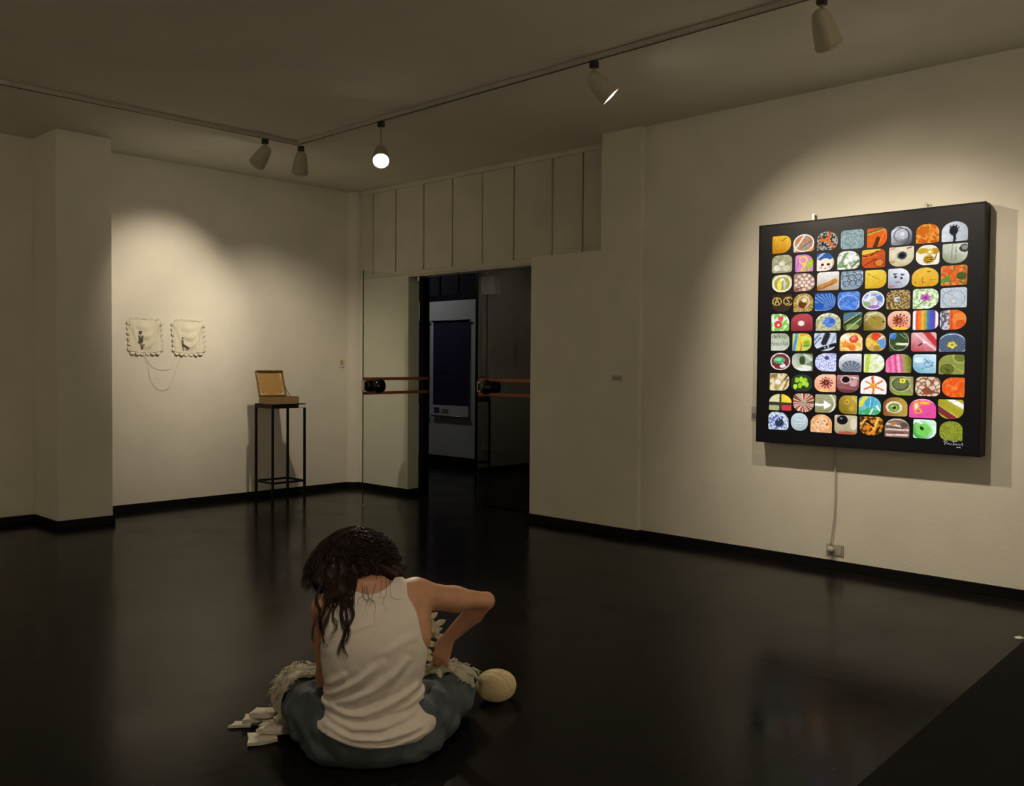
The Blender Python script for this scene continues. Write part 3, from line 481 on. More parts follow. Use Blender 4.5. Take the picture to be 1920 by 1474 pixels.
def paint(x, y, bg, ops, seed):
    col = Vector(lin(bg))
    for op in ops:
        k = op[0]
        if k == 'c' and (x-op[1])**2+(y-op[2])**2 < op[3]**2: col = Vector(lin(op[4]))
        elif k == 'e' and ((x-op[1])/op[3])**2+((y-op[2])/op[4])**2 < 1: col = Vector(lin(op[5]))
        elif k == 'l':
            ax, ay, bx_, by = op[1:5]; dx, dy = bx_-ax, by-ay; t = max(0, min(1, ((x-ax)*dx+(y-ay)*dy)/(dx*dx+dy*dy+1e-9)))
            if math.hypot(x-ax-t*dx, y-ay-t*dy) < op[5]/2: col = Vector(lin(op[6]))
        elif k == 'o' and abs(math.hypot(x-op[1], y-op[2])-op[3]) < op[4]/2: col = Vector(lin(op[5]))
        elif k in ('n', 'n2', 'n3', 'n4'):
            if k == 'n2' and ((x-.1)/.5)**2+((y+.05)/.6)**2 > 1: continue
            if k == 'n3' and x > -.28: continue
            if k == 'n4' and y > -.2: continue
            if mnoise.noise(Vector((x*op[1]+seed*3.1, y*op[1]*.8+seed, seed*1.7))) > op[2]: col = col.lerp(Vector(lin(op[3])), .85)
        elif k == 's':
            a = math.radians(op[1]); u = (x*math.cos(a)+y*math.sin(a)+1)/2; cs = op[2:]; col = Vector(lin(cs[max(0, min(len(cs)-1, int(u*len(cs))))]))
        elif k in ('r', 'rr'):
            if k == 'rr' and ((x-.1)/.85)**2+((y+.45)/.7)**2 > 1: continue
            a = math.atan2(y-op[2], x-op[1]); col = Vector(lin(op[4] if math.sin(a*op[3]) > 0 else op[5]))
        elif k == 'rw':
            a = math.atan2(y-op[2], x-op[1]); 
            if math.cos(a*op[3]) > .55 and math.hypot(x, y) > .3: col = Vector(lin(op[4]))
        elif k == 'rd':
            r = math.hypot(x-op[1], y-op[2]); a = math.atan2(y-op[2], x-op[1]); ring = math.log(max(r, .05))*6.5
            if math.cos(a*op[3]+math.pi*math.floor(ring)) > .1 and (ring % 1) > .25 and r > .25: col = Vector(lin(op[4]))
            elif r < .3: col = Vector(lin('8A9030'))
        elif k == 'v':
            a = math.radians(op[1]); u = max(0, min(1, (x*math.cos(a)+y*math.sin(a)+1)/2)); col = Vector(lin(op[3])).lerp(Vector(lin(op[2])), u)
        elif k == 'h':
            for i in range(op[4]):
                a = 2*math.pi*i/op[4]+op[3]*5; d = math.hypot(x-op[1]-op[3]*math.cos(a), y-op[2]-op[3]*math.sin(a))
                if d < (.09 if op[4] > 6 and op[3] < .7 else .15 if op[3] < .4 else .17): col = Vector(lin(op[5]))
        elif k == 'q' and op[1] < x < op[3] and op[2] < y < op[4]: col = Vector(lin(op[5]))
        elif k == 'tri':
            x0, y0, x1, y1, x2, y2 = op[1:7]
            if x0 <= x <= x2 and abs(y-y2) < (y1-y0)/2*(x2-x)/(x2-x0): col = Vector(lin(op[7]))
        elif k == 'cell':
            d = mnoise.voronoi(Vector((x*op[1]*.5+9, y*op[1]*.5+3, 0)))[0]
            if d[1]-d[0] > .14: col = Vector(lin(op[3])).lerp(Vector(lin('C8AE92')), min(1, d[0]))
    return col
def tile_mesh(rc, cx, cz, hw_, hh, bg, ops, seed, NX=30, NR=0):
    # outline radius as a function of angle for a box whose corners are rounded by quarter ellipses
    def inside(x, y):
        r = rc[0] if x < 0 and y > 0 else rc[1] if x >= 0 and y > 0 else rc[2] if x >= 0 else rc[3]
        ax, ay = abs(x), abs(y)
        if ax > 1 or ay > 1: return False
        if r > .01 and ax > 1-r and ay > 1-r: return ((ax-1+r)/r)**2+((ay-1+r)/r)**2 <= 1
        return True
    NA, NRr = 60, 17
    verts = [(cx, 0, cz)]; uv = [(0, 0)]; faces = []
    for i in range(NA):
        a = 2*math.pi*i/NA+.0262; ca, sa = math.cos(a), math.sin(a); lo, hi = 0, 1.5
        for _ in range(18):
            mid = (lo+hi)/2
            if inside(ca*mid, sa*mid): lo = mid
            else: hi = mid
        for j in range(1, NRr+1):
            s = lo*(j/NRr)**.8; uv.append((ca*s, sa*s)); verts.append((cx+ca*s*hw_, 0, cz+sa*s*hh))
    idx = lambda i, j: 1+(i % NA)*NRr+j
    for i in range(NA):
        faces.append((0, idx(i, 0), idx(i+1, 0)))
        for j in range(NRr-1): faces.append((idx(i, j), idx(i, j+1), idx(i+1, j+1), idx(i+1, j)))
    me = bpy.data.meshes.new('photo_tile'); me.from_pydata([(v[0], -.0022, v[2]) for v in verts], [], faces)
    at = me.color_attributes.new('print', 'FLOAT_COLOR', 'POINT')
    buf = []
    for x, y in uv:
        c = paint(x, y, bg, ops, seed); f = 1+.16*mnoise.noise(Vector((x*4+seed, y*4, 5.5+seed))); buf += [c[0]*f, c[1]*f, c[2]*f, 1]
    at.data.foreach_set('color', buf); me.materials.append(M_TILE)
    return me
def text(body, size, parent, loc, material, name='lettering', extrude=.0, align='CENTER'):
    cu = bpy.data.curves.new(name, 'FONT'); cu.body = body; cu.size = size; cu.align_x = align; cu.align_y = 'CENTER'; cu.extrude = extrude; cu.resolution_u = 3
    tmp = bpy.data.objects.new(name, cu); C.objects.link(tmp)
    dg = bpy.context.evaluated_depsgraph_get(); me = bpy.data.meshes.new_from_object(tmp.evaluated_get(dg))
    C.objects.unlink(tmp); bpy.data.objects.remove(tmp)
    me.materials.clear(); me.materials.append(material)
    o = bpy.data.objects.new(name, me); C.objects.link(o); o.parent = parent; o.location = loc; o.rotation_euler = (math.pi/2, 0, 0)
    return o
M_GOLD = emit('print_gold', lin('D8BE70'), 1.1); M_DARKTXT = emit('print_dark', lin('4A5240'), 1.0); M_WHITETXT = emit('print_white', lin('E8E8E8'), 1.0)
for r in range(10):
    for c in range(8):
        cx, cz, hw_, hh = [k/1000 for k in T[r][c]]; rc, bg, ops = S[r][c]
        me = tile_mesh(rc, 0, 0, hw_, hh, bg, ops, r*8+c)
        o = bpy.data.objects.new('photo_tile', me); C.objects.link(o); o.parent = LB; o.location = (cx, 0, cz)
        if (r, c) == (3, 0):
            text('A', .062, o, (-.038, -.003, .012), M_GOLD); text('S', .062, o, (.047, -.003, .012), M_GOLD)
        if (r, c) == (5, 0):
            text('delirio', .044, o, (-.008, -.003, .040), M_DARKTXT); text('hocolat', .044, o, (-.002, -.003, -.012), M_DARKTXT)
        if (r, c) == (5, 2): text('2 8', .030, o, (.012, -.003, -.033), M_WHITETXT)
# signature strokes, lower right
sig = MB()
def stroke(pts): sig.tube([(x, -.002, z) for x, z in pts], .0016, 5)
stroke([(.548, -.690), (.552, -.702), (.549, -.716)]); stroke([(.540, -.694), (.556, -.688), (.565, -.696), (.556, -.703), (.551, -.704)])
stroke([(.563, -.712), (.571, -.703), (.575, -.712), (.581, -.704), (.585, -.714), (.592, -.706)])
stroke([(.588, -.690), (.603, -.692), (.624, -.690)]); stroke([(.605, -.692), (.602, -.706), (.598, -.715)])
stroke([(.606, -.714), (.612, -.704), (.616, -.714), (.622, -.704), (.627, -.714), (.634, -.703), (.640, -.715), (.655, -.698), (.657, -.716)])
stroke([(.620, -.728), (.626, -.724), (.630, -.730), (.636, -.724), (.645, -.730)])
sig.build('signature', emit('signature_white', lin('C8C8CC'), .8), LB)
for y, z in ((-5.616, 2.463), (-6.38, 2.452)):
    t = thing('wall_hook', 'small screw hook in the wall above the %s part of the lightbox' % ('left' if y > -6 else 'right'), 'hook', (0, y, z), 0, 'hooks above the lightbox')
    MB().tube([(0, 0, 0), (-.022, 0, 0)], .006, 8).build('screw', M_DARKPL, t)
    bx((-.026, -.008, -.05), (-.020, .008, .012)).build('bracket', M_CHROME, t)
# cord, plug and socket
cz = [(-.02, -5.800, .86), (-.014, -5.803, .70), (-.012, -5.805, .50), (-.012, -5.800, .36), (-.013, -5.788, .26), (-.016, -5.783, .20), (-.022, -5.784, .165)]
cc = thing('power_cord', 'thin pale power cord hanging from the lightbox to the wall socket', 'cord', (0, -5.8, 0))
MB().tube([(x, y+5.8, z) for x, y, z in cz], .0055, 8).build('cable', M_TRACK, cc, smooth=True)
MB().lathe([(0, 0), (.022, 0), (.024, .012), (.020, .03), (.010, .038), (0, .038)], 20, Matrix.Translation((-.010, .016, .142)) @ Matrix.Rotation(-math.pi/2, 4, 'Y')).build('plug', M_WHITEPL, cc, smooth=True)
t = thing('wall_socket', 'cream double socket plate low on the wall below the lightbox', 'socket', (0, -5.806, .10))
bx((-.008, -.063, 0), (0, .063, .078)).build('plate', M_WHITEPL, t, bevel=.003)
bx((-.010, -.05, .012), (-.008, -.006, .066)).build('module', M_WHITEPL, t, bevel=.002)
bx((-.010, .004, .012), (-.008, .05, .066)).build('module', M_WHITEPL, t, bevel=.002)
t = thing('wall_label', 'small faded label card on the pier between doors and lightbox', 'label', (-.041, -3.93, 1.275), 0, 'exhibit label cards')
bx((-.002, -.055, 0), (0, .055, .05)).build('card', M_CARDDIM, t)
bx((-.003, -.03, .02), (-.002, .04, .03)).build('print', M_PRINT, t)
t = thing('wall_label', 'small label card half hidden at the lower left edge of the lightbox', 'label', (0, -5.165, 1.0), 0, 'exhibit label cards')
bx((-.002, -.035, 0), (0, .02, .11)).build('card', M_CARDDIM, t)
bx((-.003, -.03, .02), (-.002, .014, .06)).build('print', M_PRINT, t)

# ------------------------------------------------------------------ left wall things
t = thing('light_switch', 'cream light switch plate on the wall near the room corner', 'switch', (.02, 0, 1.36))
bx((-.037, -.008, 0), (.037, 0, .115)).build('plate', M_CREAM, t, bevel=.003)
bx((-.015, -.013, .03), (.015, -.008, .085)).build('rocker', M_WHITEPL, t, bevel=.003)

def hanky(x0, z0, w_, h_, lab, fig):
    t = thing('handkerchief', lab, 'handkerchief', (x0+w_/2, 0, z0), 0, 'embroidered handkerchiefs on the wall')
    N = 44; v = []; f = []
    def depth(a, b):     # a,b in 0..1 (b=1 top); swags falling from the two top corners
        d = -.008
        for k, (amp, sag) in enumerate(((.012, .25), (.016, .55), (.014, .85))):
            cz = 1-sag*(1-(2*a-1)**2)**.8*.92
            d -= .5*amp*math.exp(-((b-cz)/.10)**2)*(1-.4*abs(2*a-1))
        d -= .006*math.exp(-((a-.12-(1-b)*.12)/.05)**2)+.005*math.exp(-((a-.9+(1-b)*.1)/.05)**2)
        return d-.004*math.sin(a*9+b*5)
    for j in range(N+1):
        for i in range(N+1):
            a, b = i/N, j/N; v.append(((a-.5)*w_+.006*math.sin(b*6), depth(a, b), b*h_-.012*math.sin(a*math.pi)*(1-b)))
    f = [(j*(N+1)+i, j*(N+1)+i+1, (j+1)*(N+1)+i+1, (j+1)*(N+1)+i) for j in range(N) for i in range(N)]
    cl = MB().add(v, f).build('cloth', M_LINEN, t, smooth=True)
    cl.modifiers.new('thick', 'SOLIDIFY').thickness = .0015
    P = lambda a, b: Vector(v[int(round(b*N))*(N+1)+int(round(a*N))])
    n = 6; rr = w_/n/2*1.04
    rnd = random.Random(int(x0*100))
    for side in range(4):
        for k in range(n):
            s = (k+.5)/n; c = {0: P(s, 0), 1: P(s, 1), 2: P(0, s), 3: P(1, s)}[side]
            nx, nz = {0: (0, -1), 1: (0, 1), 2: (-1, 0), 3: (1, 0)}[side]
            m = MB(); vv = []; R_, S_ = 4, 12; curl = rnd.uniform(.002, .007)
            for j in range(R_+1):
                for i in range(S_+1):
                    an = math.pi*i/S_; q = j/R_*rr
                    tx, tz = -nz, nx
                    vv.append((c.x+tx*q*math.cos(an)+nx*q*math.sin(an), min(c.y, -.005)-.0005-curl*(q*math.sin(an)/rr)**2, c.z+tz*q*math.cos(an)+nz*q*math.sin(an)))
            m.add(vv, [(j*(S_+1)+i, j*(S_+1)+i+1, (j+1)*(S_+1)+i+1, (j+1)*(S_+1)+i) for j in range(R_) for i in range(S_)])
            o = m.build('scallop', M_LINEN_EDGE, t, smooth=True); o.modifiers.new('thick', 'SOLIDIFY').thickness = .003
    for (ex, ez, rx, rz, ang, dark) in fig:      # small embroidered figure, stitched on the cloth
        m = MB(); vv = []; ca, sa = math.cos(ang), math.sin(ang)
        for j in range(4):
            for i in range(14):
                an = 2*math.pi*i/14; x, z = rx*j/3*math.cos(an), rz*j/3*math.sin(an); x, z = x*ca-z*sa, x*sa+z*ca
                a, b = ex+x/w_, ez+z/h_; vv.append(((a-.5)*w_, depth(a, b)-.003, b*h_-.012*math.sin(a*math.pi)*(1-b)))
        m.add(vv, [(j*14+i, j*14+(i+1) % 14, (j+1)*14+(i+1) % 14, (j+1)*14+i) for j in range(3) for i in range(14)])
        m.build('stitched_patch', M_INK if dark else M_INK2, cl)
    return t
hanky(-2.385, 1.505, .30, .30, 'left scalloped handkerchief embroidered with a standing dark figure, beside the pillar',
      [(.33, .60, .014, .014, 0, 1), (.33, .63, .017, .008, 0, 1), (.30, .46, .006, .022, .3, 1), (.40, .46, .005, .022, -.1, 1), (.345, .36, .024, .024, 0, 1), (.30, .31, .018, .012, .4, 1), (.37, .24, .012, .022, .3, 0), (.43, .22, .010, .020, -.5, 0), (.39, .14, .010, .016, .3, 1), (.34, .47, .012, .016, 0, 0)])
hanky(-1.95, 1.505, .30, .30, 'right scalloped handkerchief embroidered with a seated dark figure',
      [(.285, .47, .008, .008, 0, 1), (.26, .36, .008, .022, .2, 1), (.31, .35, .005, .022, -.2, 1), (.30, .36, .010, .015, 0, 0), (.36, .23, .040, .011, -.45, 1), (.29, .22, .012, .014, 0, 1), (.46, .17, .018, .010, -.3, 1), (.31, .12, .012, .018, 0, 0), (.43, .11, .016, .006, .2, 0)])
def thread(name, pts, lab, grp):
    m = MB(); P = [Vector(p) for p in pts]; out = []
    for i in range(len(P)-1):
        p0, p1, p2, p3 = P[max(i-1, 0)], P[i], P[i+1], P[min(i+2, len(P)-1)]
        for k in range(6):
            u = k/6; out.append(.5*((2*p1)+(-p0+p2)*u+(2*p0-5*p1+4*p2-p3)*u*u+(-p0+3*p1-3*p2+p3)*u**3))
    out.append(P[-1]); o = out[0].copy()
    ob = m.tube([p-o for p in out], .0013 if grp else .0016, 6).build(name, M_THREAD, loc=o)
    return tag(ob, lab, 'thread', grp)
thread('hanging_thread', [(-2.245, -.012, 1.50), (-2.22, -.01, 1.44), (-2.16, -.008, 1.36), (-2.07, -.008, 1.335), (-1.98, -.008, 1.345)], 'short thread hanging in a shallow loop below the two handkerchiefs', 'threads below the handkerchiefs')
thread('hanging_thread', [(-2.26, -.012, 1.50), (-2.21, -.01, 1.38), (-2.19, -.008, 1.26), (-2.13, -.008, 1.16), (-2.05, -.008, 1.14), (-1.985, -.008, 1.19), (-1.935, -.008, 1.32), (-1.90, -.01, 1.42), (-1.87, -.012, 1.50)], 'long thread hanging in a deep loop joining the two handkerchiefs', 'threads below the handkerchiefs')

# stand and box
SX0, SX1, SY0, SY1 = -1.232, -.842, -.60, -.27
st = thing('display_stand', 'tall thin black metal stand carrying the open box', 'stand', ((SX0+SX1)/2, (SY0+SY1)/2, 0))
a, b = (SX1-SX0)/2, (SY1-SY0)/2; g = .022
for sx in (-1, 1):
    for sy in (-1, 1):
        bx((sx*a, sy*b, 0), (sx*(a-g), sy*(b-g), .955)).build('leg', M_BLACK, st, bevel=.002)
for z0, z1 in ((.205, .225), (.955, .99)):
    nm = 'low_rail' if z0 < .5 else 'apron_rail'
    for s in (-1, 1):
        bx((-a+(g if z0 < .5 else 0), s*b, z0), (a-(g if z0 < .5 else 0), s*(b-g), z1)).build(nm, M_BLACK, st, bevel=.002)
        bx((s*a, -b+g, z0), (s*(a-g), b-g, z1)).build(nm, M_BLACK, st, bevel=.002)
bx((-a, -b, .99), (a, b, .999)).build('top', M_BLACK, st, bevel=.002)
lb = bx((SX1-.088, SY0-.003, .958), (SX1-.002, SY0-.001, .990)).build('exhibit_label', M_CARD)
tag(lb, 'small white label card on the front edge of the black stand', 'label', 'exhibit label cards')
BW, BD, BHt = .305, .25, .072
box = thing('keepsake_box', 'open tan cardboard box with decorated lid on the black stand', 'box', (SX0+.008+BW/2, SY0+.008+BD/2, .999))
m = MB(); q = .006
m.box((-BW/2, -BD/2, 0), (BW/2, BD/2, .006)); m.box((-BW/2, -BD/2, .006), (BW/2, -BD/2+q, BHt)); m.box((-BW/2, BD/2-q, .006), (BW/2, BD/2, BHt))
m.box((-BW/2, -BD/2+q, .006), (-BW/2+q, BD/2-q, BHt)); m.box((BW/2-q, -BD/2+q, .006), (BW/2, BD/2-q, BHt))
m.build('body', M_KRAFT, box)
LH = .265; tilt = math.radians(17)
lm = Matrix.Translation((0, BD/2, BHt)) @ Matrix.Rotation(-tilt, 4, 'X')
m = MB().box((-BW/2, .0, 0), (BW/2, .006, LH), lm)
for aa, bb in (((-BW/2, -.028, 0), (-BW/2+q, 0, LH)), ((BW/2-q, -.028, 0), (BW/2, 0, LH)), ((-BW/2, -.028, LH-q), (BW/2, 0, LH)), ((-BW/2, -.028, 0), (BW/2, 0, q))): m.box(aa, bb, lm)
lid = m.build('lid', M_KRAFT, box)
MB().box((-BW/2+q, -.002, q), (BW/2-q, 0, LH-q), lm).build('lining', M_KRAFTIN, lid)
m = MB(); rnd = random.Random(5)
for sx in (-1, 1):
    for sz in (0, 1):
        for k in range(9):
            for leg in (0, 1):
                d = .012+k*.012; off = .016+.006*math.sin(k*1.9)
                x = (BW/2-q-(d if leg else off))*sx; zz = (q+(off if leg else d)); zz = LH-zz if sz else zz
                rr_ = .0075*(1-.07*k); m.lathe([(rr_, -.0035), (rr_*.3, -.0045), (rr_*.2, -.0045)], 8, lm @ Matrix.Translation((x, 0, zz)) @ Matrix.Rotation(math.pi/2, 4, 'X') @ Matrix.Translation((0, 0, .0065)))
m.build('lace_ornament', M_CREAM, lid)
s0 = lm @ Vector((BW/2-.003, -.02, LH*.42)); MB().tube([tuple(s0), (BW/2-.003, BD/2-.03, BHt+.055), (BW/2-.003, BD/2-.10, BHt)], .0028, 6).build('ribbon', M_DARKPL, box)


# ------------------------------------------------------------------ implicit surfaces (person, clothes, hair)
class Field:
    def __init__(s, lo, hi, h):
        s.lo = np.array(lo, float); s.h = h; n = np.ceil((np.array(hi)-s.lo)/h).astype(int)+1
        s.n = n; s.ax = [s.lo[i]+h*np.arange(n[i]) for i in range(3)]; s.d = np.full(n, 1.0, np.float32)
    def sub(s, lo, hi):
        a = [max(0, int((lo[i]-s.lo[i])/s.h)) for i in range(3)]; b = [max(a[i], min(s.n[i], int((hi[i]-s.lo[i])/s.h)+2)) for i in range(3)]
        sl = tuple(slice(a[i], b[i]) for i in range(3))
        return sl, s.ax[0][sl[0]][:, None, None], s.ax[1][sl[1]][None, :, None], s.ax[2][sl[2]][None, None, :]
    def put(s, sl, v, k):
        v = v.astype(np.float32); o = s.d[sl]
        if k <= 0: s.d[sl] = np.minimum(o, v)
        else:
            hh = np.maximum(k-np.abs(o-v), 0)/k; s.d[sl] = np.minimum(o, v)-hh*hh*k*.25
    def cut(s, sl, v, k=0):          # remove where v<0
        v = -v.astype(np.float32); o = s.d[sl]
        if k <= 0: s.d[sl] = np.maximum(o, v)
        else:
            hh = np.maximum(k-np.abs(o-v), 0)/k; s.d[sl] = np.maximum(o, v)+hh*hh*k*.25
    def cone(s, a, b, ra, rb, k=.02):
        a, b = np.array(a, float), np.array(b, float); m = max(ra, rb)+k+.03
        sl, x, y, z = s.sub(np.minimum(a, b)-m, np.maximum(a, b)+m); d = b-a
        t = np.clip(((x-a[0])*d[0]+(y-a[1])*d[1]+(z-a[2])*d[2])/(d@d), 0, 1)
        s.put(sl, np.sqrt((x-a[0]-t*d[0])**2+(y-a[1]-t*d[1])**2+(z-a[2]-t*d[2])**2)-(ra+(rb-ra)*t), k)
    def chain(s, pts, rs, k=.02):
        for i in range(len(pts)-1): s.cone(pts[i], pts[i+1], rs[i], rs[i+1], k)
    def ell(s, c, r, k=.02, rot=None, carve=False):
        c = np.array(c, float); m = max(r)+k+.03; sl, x, y, z = s.sub(c-m, c+m)
        X, Y, Z = np.broadcast_arrays(x-c[0], y-c[1], z-c[2])
        if rot is not None:
            R_ = np.array(rot.transposed()); X, Y, Z = (R_[0, 0]*X+R_[0, 1]*Y+R_[0, 2]*Z, R_[1, 0]*X+R_[1, 1]*Y+R_[1, 2]*Z, R_[2, 0]*X+R_[2, 1]*Y+R_[2, 2]*Z)
        k0 = np.sqrt((X/r[0])**2+(Y/r[1])**2+(Z/r[2])**2); k1 = np.sqrt((X/r[0]**2)**2+(Y/r[1]**2)**2+(Z/r[2]**2)**2)+1e-6
        v = k0*(k0-1)/k1
        s.cut(sl, v, k) if carve else s.put(sl, v, k)
    def loft(s, tab, grow=0, k=.02, z0=None, z1=None):
        tab = np.array(tab); z = s.ax[2]; zc = np.clip(z, tab[0, 0], tab[-1, 0])
        kw = max(1, int(.03/s.h)); ker = np.hanning(2*kw+3)[1:-1]; ker /= ker.sum(); zz_ = np.concatenate([z[0]-s.h*np.arange(kw, 0, -1), z, z[-1]+s.h*np.arange(1, kw+1)])
        cx, cy, a, b = [np.convolve(np.interp(np.clip(zz_, tab[0, 0], tab[-1, 0]), tab[:, 0], tab[:, i]), ker, 'valid')[None, None, :] for i in (1, 2, 3, 4)]
        a = a+grow; b = b+grow; x = s.ax[0][:, None, None]; y = s.ax[1][None, :, None]
        q = np.sqrt(((x-cx)/a)**2+((y-cy)/b)**2); v = (q-1)*np.minimum(a, b)*(.55+.45*np.minimum(q, 1))
        cap = np.maximum(tab[0, 0]-grow-z, z-tab[-1, 0]-grow)[None, None, :]
        s.put((slice(None),)*3, np.maximum(v, cap), k)
    def mesh(s):
        d = s.d; n = d.shape; S = d < 0
        cnt = sum(S[i:n[0]-1+i, j:n[1]-1+j, k:n[2]-1+k].astype(np.int8) for i in (0, 1) for j in (0, 1) for k in (0, 1))
        act = np.argwhere((cnt > 0) & (cnt < 8)); idx = np.full((n[0]-1, n[1]-1, n[2]-1), -1, np.int32)
        idx[act[:, 0], act[:, 1], act[:, 2]] = np.arange(len(act))
        off = [(i, j, k) for i in (0, 1) for j in (0, 1) for k in (0, 1)]
        val = {o: d[act[:, 0]+o[0], act[:, 1]+o[1], act[:, 2]+o[2]] for o in off}
        acc = np.zeros((len(act), 3)); num = np.zeros(len(act))
        for o in off:
            for ax in range(3):
                if o[ax]: continue
                p = list(o); p[ax] = 1; p = tuple(p); A, B = val[o], val[p]; cr = (A < 0) != (B < 0); t = np.where(cr, A/np.where(cr, A-B, 1), 0)
                pt = np.tile(np.array(o, float), (len(act), 1)); pt[:, ax] += t; acc += pt*cr[:, None]; num += cr
        V = s.lo+s.h*(act+acc/num[:, None]); F = []
        for ax in range(3):
            u, w_ = (ax+1) % 3, (ax+2) % 3; sa = [slice(1, -1)]*3; sb = [slice(1, -1)]*3; sa[ax] = slice(0, -1); sb[ax] = slice(1, None)
            A, B = S[tuple(sa)], S[tuple(sb)]
            for flip in (0, 1):
                e = np.argwhere((~A & B) if flip else (A & ~B))
                if not len(e): continue
                for q in range(3):
                    if q != ax: e[:, q] += 1
                def cell(du, dw): c_ = e.copy(); c_[:, u] -= du; c_[:, w_] -= dw; return idx[c_[:, 0], c_[:, 1], c_[:, 2]]
                quad = np.stack([cell(1, 1), cell(0, 1), cell(0, 0), cell(1, 0)], 1); F.append(quad[:, ::-1] if flip else quad)
        F = np.concatenate(F); F = F[(F >= 0).all(1)]
        return V, F
def smooth_mesh(V, F, it=2, lam=.5):
    E_ = np.concatenate([F[:, [0, 1]], F[:, [1, 2]], F[:, [2, 3]], F[:, [3, 0]]]); E_ = np.concatenate([E_, E_[:, ::-1]])
    deg = np.bincount(E_[:, 0], minlength=len(V))[:, None]
    for i in range(it):
        for l in (lam, -lam*1.03):
            s = np.stack([np.bincount(E_[:, 0], V[E_[:, 1], a], minlength=len(V)) for a in range(3)], 1)/np.maximum(deg, 1); V = V+l*(s-V)
    return V
def np_obj(name, V, F, material, parent=None):
    me = bpy.data.meshes.new(name); me.vertices.add(len(V)); me.vertices.foreach_set('co', np.asarray(V, np.float32).ravel())
    me.loops.add(F.size); me.loops.foreach_set('vertex_index', F.astype(np.int32).ravel())
    me.polygons.add(len(F)); me.polygons.foreach_set('loop_start', np.arange(0, F.size, 4, dtype=np.int32)); 
    me.polygons.foreach_set('use_smooth', np.ones(len(F), bool)); me.update(calc_edges=True); me.validate()
    me.materials.append(material); o = bpy.data.objects.new(name, me); C.objects.link(o)
    if parent: o.parent = parent
    return o

# person frame: x right, y forward, z up, origin on the floor under the pelvis
TORSO = [(.03, .005, .00, .185, .135), (.10, .005, .00, .19, .138), (.18, 0, -.01, .172, .118), (.26, 0, -.02, .166, .108), (.34, 0, -.025, .172, .110), (.42, 0, -.018, .180, .114),
         (.49, -.004, .002, .176, .108), (.54, -.012, .028, .150, .092), (.575, -.018, .050, .112, .072), (.60, -.022, .066, .078, .055), (.62, -.025, .078, .055, .045)]
SH_R, EL_R, WR_R = (.150, .075, .555), (.420, .150, .507), (.284, .275, .330)
SH_L, EL_L, WR_L = (-.168, .065, .515), (-.172, .105, .255), (-.035, .335, .235)
HEAD = (-.06, .205, .665)
def add_legs(f, g, k):
    for s, kn, an in ((-1, (-.280, .300, .125), (.06, .425, .062)), (1, (.315, .325, .102), (-.05, .45, .06))):
        f.chain([(s*.135, .02, .105), (s*.205, .13, .112 if s < 0 else .098), tuple(.25*a+.75*b for a, b in zip((s*.10, .02, .1), kn)), kn], [.100+g, .094+g, .078+g, .068+g], k)
        mid = tuple(.6*a+.4*b for a, b in zip(kn, an)); mid = (mid[0], mid[1]+.03, mid[2]-.01)
        f.chain([kn, mid, an], [.062+g, .056+g, .042+g], k)
body = Field((-.44, -.22, -.01), (.54, .62, .84), .0045)
body.loft(TORSO, 0, .01)
body.cone((-.022, .075, .575), (-.05, .150, .640), .052, .047, .04)
hr = Matrix.Rotation(math.radians(-52), 3, 'X') @ Matrix.Rotation(math.radians(6), 3, 'Y')
body.ell(HEAD, (.076, .098, .105), .03, hr)
def hp(x, y, z): v = Vector(HEAD)+hr @ Vector((x, y, z)); return (v.x, v.y, v.z)
body.ell(hp(0, .035, -.062), (.055, .058, .055), .03, hr)               # jaw
body.cone(hp(0, .098, .008), hp(0, .118, -.028), .009, .014, .012)      # nose
body.cone(hp(-.022, .09, -.058), hp(.022, .09, -.058), .009, .009, .008) # mouth
for s in (-1, 1):
    body.ell(hp(s*.032, .092, .012), (.018, .014, .014), .012, hr, carve=True)   # eye sockets
    body.ell(hp(s*.032, .080, .010), (.013, .013, .013), .003, hr)               # lids
    body.ell(hp(s*.078, -.005, -.012), (.010, .020, .030), .008, hr)             # ears
